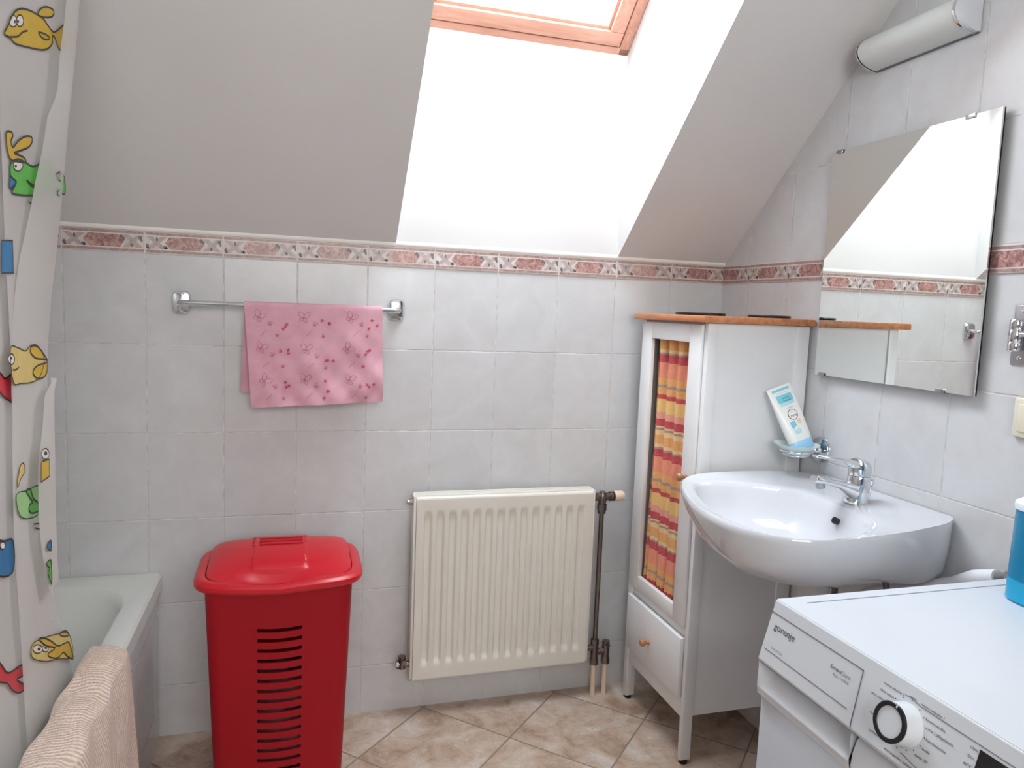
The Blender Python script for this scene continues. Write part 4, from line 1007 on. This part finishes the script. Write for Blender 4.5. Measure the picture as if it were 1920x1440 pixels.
# front print follows the curved face; u across -1..1 , h along from cap; text runs upside down
pr = MB()
def tp(a, h, lift=.0006):
    w = .0362+.004*(h-.031)/(L_-.031); t = TH_(h); p = 2.2+8*.15*(h-.031)/(L_-.031)
    th = max(0.0, 1-abs(a)**p)**(1/p)
    return B_ + ax_*h + wv*w*a + nv*(t*th+lift)
def patch(a0, a1, h0, h1, mi, lift=.0005):
    pr.grid(lambda u, v: tp(a0+(a1-a0)*u, h0+(h1-h0)*v, lift), 10, 6, mi)
HS = L_/0.181
patch(-.70, .72, .168*HS, .174*HS, 1); patch(-.62, .66, .136*HS, .157*HS, 1); patch(-.55, .60, .128*HS, .136*HS, 2)
patch(-.50, -.05, .066*HS, .083*HS, 1); patch(-.42, .10, .048*HS, .066*HS, 2)
pr.poly([tp(.28+.17*math.cos(t*PI/8), .078*HS+.008*math.sin(t*PI/8), .0006) for t in range(16)], 3)
for rx, rz, mi, lf in ((.40, .0150, 4, .0008), (.36, .0135, 0, .0011)):
    pr.poly([tp(.02+rx*math.cos(t*PI/14), .100*HS+rz*math.sin(t*PI/14), lf) for t in range(28)], mi)
pr.poly([tp(-.12+.20*math.cos(t*PI/8), .062*HS+.0065*math.sin(t*PI/8), .0009) for t in range(16)], 0)
def ttext(s, a, h, width, height=None, mi=4):
    p = tp(a, h, .0020); pr.text(s, p, -wv, -ax_, width=width, height=height, mi=mi)
ttext('CREME-\u00d6L', .42, .1415*HS, .026, .0055); ttext('DUSCHE', .36, .149*HS, .022, .0055); ttext('pH 5,5', .28, .121*HS, .018, .0055, 5)
ttext('Balea', .28, .0985*HS, .019, .0085); ttext('med', .10, .1085*HS, .007, .003, 5)
ttext('Creme-\u00d6l Dusche f\u00fcr trockene Haut', .50, .163*HS, .036, .0028, 5); ttext('+', -.03, .063*HS, .005, .007)
obj('tube_label', pr, [M['tube_white'], M['cyan'], M['cyan_l'], M['orange_p'], M['ink'], M['ink_grey']], tb)

# ================================================================ MIRROR, LAMP, WALL FITTINGS
mir = thing('wall_mirror', 'frameless rectangular mirror clipped to the tiles above the basin', 'mirror', (0, -.76, 1.44))
MY0, MY1, MZ0, MZ1 = -.518, -1.021, 1.138, 1.7375
mg = MB().box((-.0180, MY1, MZ0), (-.0135, MY0, MZ1)); mg.v = [(v[0] - (.0020 if v[1] < -.8 else 0), v[1], v[2]) for v in mg.v]
obj('mirror_glass', mg, M['mirror'], mir)
obj('mirror_backing', MB().box((-.0134, MY1, MZ0), (-.0115, MY0, MZ1)), M['black'], mir)
for y, z in ((MY0-.032, MZ1), (MY1+.075, MZ1), (MY0-.030, MZ0), (MY1+.085, MZ0)):
    s = 1 if z == MZ1 else -1
    mb = MB().box((-.0228, y-.012, z-s*.007), (-.0204, y+.012, z+s*.002), bev=.0008).box((-.0228, y-.012, z+s*.0004), (0, y+.012, z+s*.0024), bev=.0006)
    obj('mirror_clip', mb, M['chrome_dull'], mir)

lp = thing('wall_lamp', 'long half-round white wall lamp with chrome bands above the mirror', 'lamp', (0, -.78, 1.955))
LY0, LY1, LZ = -.640, -.930, 1.9585
def lring(y, rx, rz, n=20, x0=-.002):
    return [(x0 - rx*math.sin(PI*i/n), y, LZ - rz*math.cos(PI*i/n)) for i in range(n+1)]
obj('lamp_cover', MB().loft([lring(LY0, .066, .041), lring(LY1+.012, .066, .041)]), M['frost'], lp)
mb = MB().loft([lring(LY0+.002, .0675, .0425), lring(LY0+.006, .0675, .0425)]); obj('chrome_band', mb, M['chrome'], lp)
mb = MB().loft([lring(LY1+.012, .0680, .043), lring(LY1+.008, .0680, .043)]); obj('chrome_band', mb, M['chrome'], lp)
mb = MB().loft([lring(LY1+.008, .064, .0415), lring(LY1+.0, .050, .0415), lring(LY1-.002, .040, .0400)]); obj('lamp_end_cap', mb, M['white_plastic'], lp)
obj('lamp_base', MB().box((-.006, LY1, LZ-.044), (0, LY0+.004, LZ+.044), bev=.002), M['grey_line'], lp)

hk = thing('spring_holder', 'chrome wall plate with a spring roller clamp right of the mirror', 'wall holder', (0, -1.118, 1.272))
mb = MB().box((-.0035, -1.160, 1.212), (0, -1.081, 1.334), bev=.003, seg=3)
obj('wall_plate', mb, M['chrome_dull'], hk)
for z in (1.226, 1.320):
    obj('screw', MB().lathe((-.0035, -1.100, z), (-1, 0, 0), [(.0045, 0), (.004, .0015), (.001, .0022)], 14), M['chrome'], hk)
mb = MB().lathe((-.020, -1.1015, 1.240), (0, 0, 1), [(.011, 0), (.0125, .002), (.0125, .018), (.0118, .019), (.0118, .021), (.0125, .022), (.0125, .042), (.0118, .043), (.0118, .045), (.0125, .046), (.0125, .062), (.011, .064)], 24)
obj('clamp_roller', mb, M['chrome'], hk)
obj('clamp_arm', MB().box((-.012, -1.160, 1.236), (-.003, -1.120, 1.304), bev=.002).cyl((-.022, -1.114, 1.274), (-.022, -1.150, 1.274), .005), M['chrome'], hk)

sw = thing('light_switch', 'ivory light switch on the tiled wall below the spring holder', 'light switch', (0, -1.145, 1.108))
obj('switch_frame', MB().box((-.010, -1.186, 1.068), (0, -1.106, 1.148), bev=.004, seg=3), M['switch'], sw)
obj('switch_rocker', MB().box((-.014, -1.174, 1.080), (-.009, -1.118, 1.136), bev=.002), M['switch'], sw)

# ---- insulated water pipe by the wall
pp = thing('water_pipe', 'water pipe in a white sleeve rising along the wall behind the washing machine', 'pipe', (-.045, -1.0, .70))
pts = [(-.045, -.80+(-.34)*t, .613 + .170*t + .004*math.sin(t*9)) for t in [i/14 for i in range(15)]]
obj('pipe_sleeve', MB().tube(pts, [.0155+.0022*math.sin(i*1.7)+.003*(i/14) for i in range(15)], 16), M['insul'], pp)
obj('metal_pipe', MB().tube([(-.045, -1.135, .781), (-.045, -1.165, .793), (-.045, -1.185, .803)], .011, 14), M['chrome_dull'], pp)
mb = MB().cyl((-.045, -1.166, .7945), (-.045, -1.184, .8025), .0175, n=8, sm=False).cyl((-.045, -1.184, .8025), (-.045, -1.200, .808), .014).cyl((-.045, -1.200, .790), (-.045, -1.200, .826), .014).cyl((-.045, -1.200, .808), (0, -1.200, .808), .010)
obj('pipe_nut', mb, M['chrome'], pp)

# ================================================================ WASHING MACHINE
wm = thing('washing_machine', 'white front loading washing machine with round dial below the light switch', 'washing machine', (-.37, -1.589, 0))
WY0, WY1 = -1.289, -1.889
A_ = Vector((-.686, WY0, .836)); DV = Vector((-.019, 0, -.070)).normalized(); SV = Vector((0, -1, 0)); NV = Vector((DV.z, 0, -DV.x))
if NV.x > 0: NV = -NV
def pp_(s, t, d=0.0): return A_ + SV*s + DV*t + NV*d
obj('machine_body', MB().box((-.700, WY1+.002, .012), (-.035, WY0-.002, .705), bev=.006).box((-.655, WY1+.002, .70), (-.035, WY0-.002, .828)), M['white_app'], wm)
mb = MB().box((-.6812, WY1, .842), (-.028, WY0, .851), bev=.0015, seg=2).box((-.66, WY1+.001, .82), (-.03, WY0-.001, .845))
top = obj('top_panel', mb, M['white_app'], wm)
obj('top_seam', MB().box((-.645, WY0-.0262, .8505), (-.035, WY0-.0240, .8514)), M['ink_grey'], top)
# control fascia
prof = [(-.664, .8418), (-.6795, .8418), (-.6812, .8504), (-.6828, .8480), (-.686, .836), (-.705, .766), (-.7072, .758), (-.7062, .7535), (-.700, .752), (-.660, .752)]
mb = MB().loft([[(x, WY0+.0, z) for x, z in prof], [(x, WY1, z) for x, z in prof]], sm=False)
fas = obj('control_panel', mb, M['white_plastic'], wm, bevel=.0015)
# recessed pull below the fascia, with the lip of the machine front
def pull(u, v):
    s_ = .0005 + .2005*u; z = .7525 - .0500*v
    side = min(1.0, s_/.022)*min(1.0, (.201-s_)/.006); side = math.sin(side*PI/2)
    prof_ = (math.sin(min(1.0, v/.22)*PI/2))*(1-max(0.0, (v-.22)/.60)) if v < .82 else 0.0
    dep = .034*prof_*side*(0.55+0.45*u)
    return (-.7060 + dep + (.0015*(v-.82)/.18 if v > .82 else 0), WY0 - s_, z)
mb = MB().grid(pull, 70, 30)
mb.box((-.704, WY0-.0008, .7015), (-.66, WY0-.0004, .7525)).box((-.7045, WY0-.201, .700), (-.66, WY0-.0005, .7025))
obj('drawer_pull', mb, M['white_plastic'], wm)
lip2 = [(-.660, .7525), (-.690, .750), (-.698, .742), (-.7035, .725), (-.7055, .706), (-.700, .700), (-.655, .700)]
obj('front_lip', MB().loft([[(x, WY0-.204, z) for x, z in lip2], [(x, WY1+.001, z) for x, z in lip2]], sm=True), M['white_plastic'], wm)
# seams
def seam(pts, w=.0011, d=.0004, mi=0, mb=None):
    mb.tube([pp_(s, t, d) for s, t in pts], w*.5, 6, mi)
mb = MB()
seam([(.0005, .005), (.1935, .005)], mb=mb); seam([(.1935, .005), (.1985, .075), (.200, .0815)], mb=mb)
seam([(.008, .0620), (.186, .0625)], .0009, mb=mb)
seam([(.262, .0022), (.268, .0012), (.275, .0022), (.285, .0042), (.60-.005, .0045)], .0008, mb=mb)
seam([(.278, .0665), (.30, .0705), (.34, .0715), (.595, .0715)], .0008, mb=mb)
obj('panel_seam', mb, M['grey_line'], fas)
obj('display', MB().loft([[pp_(.367, .0085, .0006), pp_(.46, .0085, .0006), pp_(.46, .052, .0006), pp_(.367, .052, .0006)], [pp_(.367, .0085, -.002), pp_(.46, .0085, -.002), pp_(.46, .052, -.002), pp_(.367, .052, -.002)]], sm=False), M['black'], fas)
mb = MB()
def wt(s, a, t, width, height, mi=0, sp=1.0): mb.text(s, pp_(a, t, .0006), SV, -DV, width=width, height=height, mi=mi, spacing=sp)
wt('gorenje', .0145, .0275, .0475, .0150)
obj('brand_lettering', mb, [M['ink'], M['ink_grey']], fas); mb = MB(); wt('SterilTub', .0215, .0565, .0255, .0052, 1); obj('tub_lettering', mb, [M['ink'], M['ink_grey']], fas); mb = MB(); wt('Senso', .1395, .0275, .021, .0078); wt('Care', .1608, .0275, .0175, .0078, 1); wt('8kg | 1400/B', .1475, .0345, .030, .0050, 1)
obj('model_lettering', mb, [M['ink'], M['ink_grey']], fas); mb = MB()
for s, a, t, w in (('meine w\u00e4sche 2', .2285, .0050, .032), ('ultra weiss', .2255, .0150, .0225), ('ultra schwarz', .2150, .0250, .0255), ('aus', .2685, .0015, .0095), ('meine w\u00e4sche 1', .2855, .0025, .0325), ('baumwolle', .2965, .0150, .027), ('mix | pflegeleicht', .3030, .0240, .0345), ('handw\u00e4sche', .3045, .0360, .0270), ('wolle', .3030, .0480, .0110), ("quick 20'", .2965, .0590, .0180), ('kurz', .2215, .0478, .0100), ('schleudern', .2280, .0680, .0250), ('weichsp\u00fclen, sp\u00fclen', .2560, .0760, .0430), ('Opti', .3560, .0130, .009), ('Eco', .3560, .0230, .008), ('60\u00b0C', .3540, .0330, .010)):
    wt(s, a, t, w, .0046)
for s, t in ((.2506, .0133), (.2599, .0068), (.2727, .0039), (.2855, .0084), (.2937, .0138), (.3001, .0228), (.302, .0342), (.30, .0454), (.2934, .0548), (.285, .06), (.272, .0646), (.2435, .045), (.2445, .0225)):
    mb.poly([pp_(s+.0008*math.cos(q*PI/4), t+.0008*math.sin(q*PI/4), .0005) for q in range(8)], 0)
obj('program_lettering', mb, [M['ink'], M['ink_grey']], fas)
kb = A_ + SV*.2725 + DV*.0345
dial = obj('program_dial', MB().lathe(kb, NV, [(.0262, 0), (.0262, .003), (.0250, .006), (.0242, .020), (.0236, .0235), (.0225, .0245), (.0, .0245)], 48), M['white_plastic'], fas)
mb = MB().lathe(kb + NV*.0246, NV, [(.0240, -.0014), (.0243, .0006), (.0234, .0014), (.0188, .0014), (.0184, .0002)], 60, c0=False, c1=False)
obj('dial_ring', mb, M['black'], dial)
u_ = (-DV*math.cos(math.radians(-12)) + SV*math.sin(math.radians(12))).normalized()
c_ = kb + NV*.0262 + u_*.0226; w_ = NV.cross(u_)
mb = MB().add([c_ + u_*a*.0022 + w_*b*.0012 for a, b in ((-1, -1), (1, -1), (1, 1), (-1, 1))], [(0, 1, 2, 3)])
obj('dial_notch', mb, M['white_app'], dial)
# porthole door
pc_ = (-.702, -1.575, .43)
mb = MB().lathe(pc_, (-1, 0, 0), [(.205, 0), (.207, .012), (.200, .024), (.180, .030), (.165, .026), (.160, .016)], 72, c0=False, c1=False)
dr_ = obj('porthole_frame', mb, M['white_plastic'], wm)
obj('porthole_glass', MB().lathe(pc_, (-1, 0, 0), [(.162, .016), (.150, .014), (.09, .008), (.0, .004)], 48, c0=False, c1=False), M['black'], dr_)

# ---- blue tank standing on the machine
bt = thing('blue_tank', 'blue plastic container with white lid standing on the washing machine', 'container', (-.255, -1.400, .851))
def bring2(z, hx, hy, p=3.2, n=48):
    out = []
    for i in range(n):
        a = 2*PI*i/n; c, s = math.cos(a), math.sin(a)
        out.append((-.262 + hx*math.copysign(abs(c)**(2/p), c), -1.405 + hy*math.copysign(abs(s)**(2/p), s), z))
    return out
obj('tank_base', MB().loft([bring2(.8512, .044, .054), bring2(.855, .047, .057), bring2(.888, .0465, .0565)]), M['blue_light'], bt)
obj('tank_body', MB().loft([bring2(.8882, .0465, .0565), bring2(.94, .0460, .056), bring2(1.002, .0450, .0545)]), M['blue_liq'], bt)
obj('tank_lid', MB().loft([bring2(1.0, .0465, .0560), bring2(1.0085, .0475, .0570), bring2(1.012, .0465, .056), bring2(1.017, .040, .049), bring2(1.018, .02, .025)]), M['lid_white'], bt)
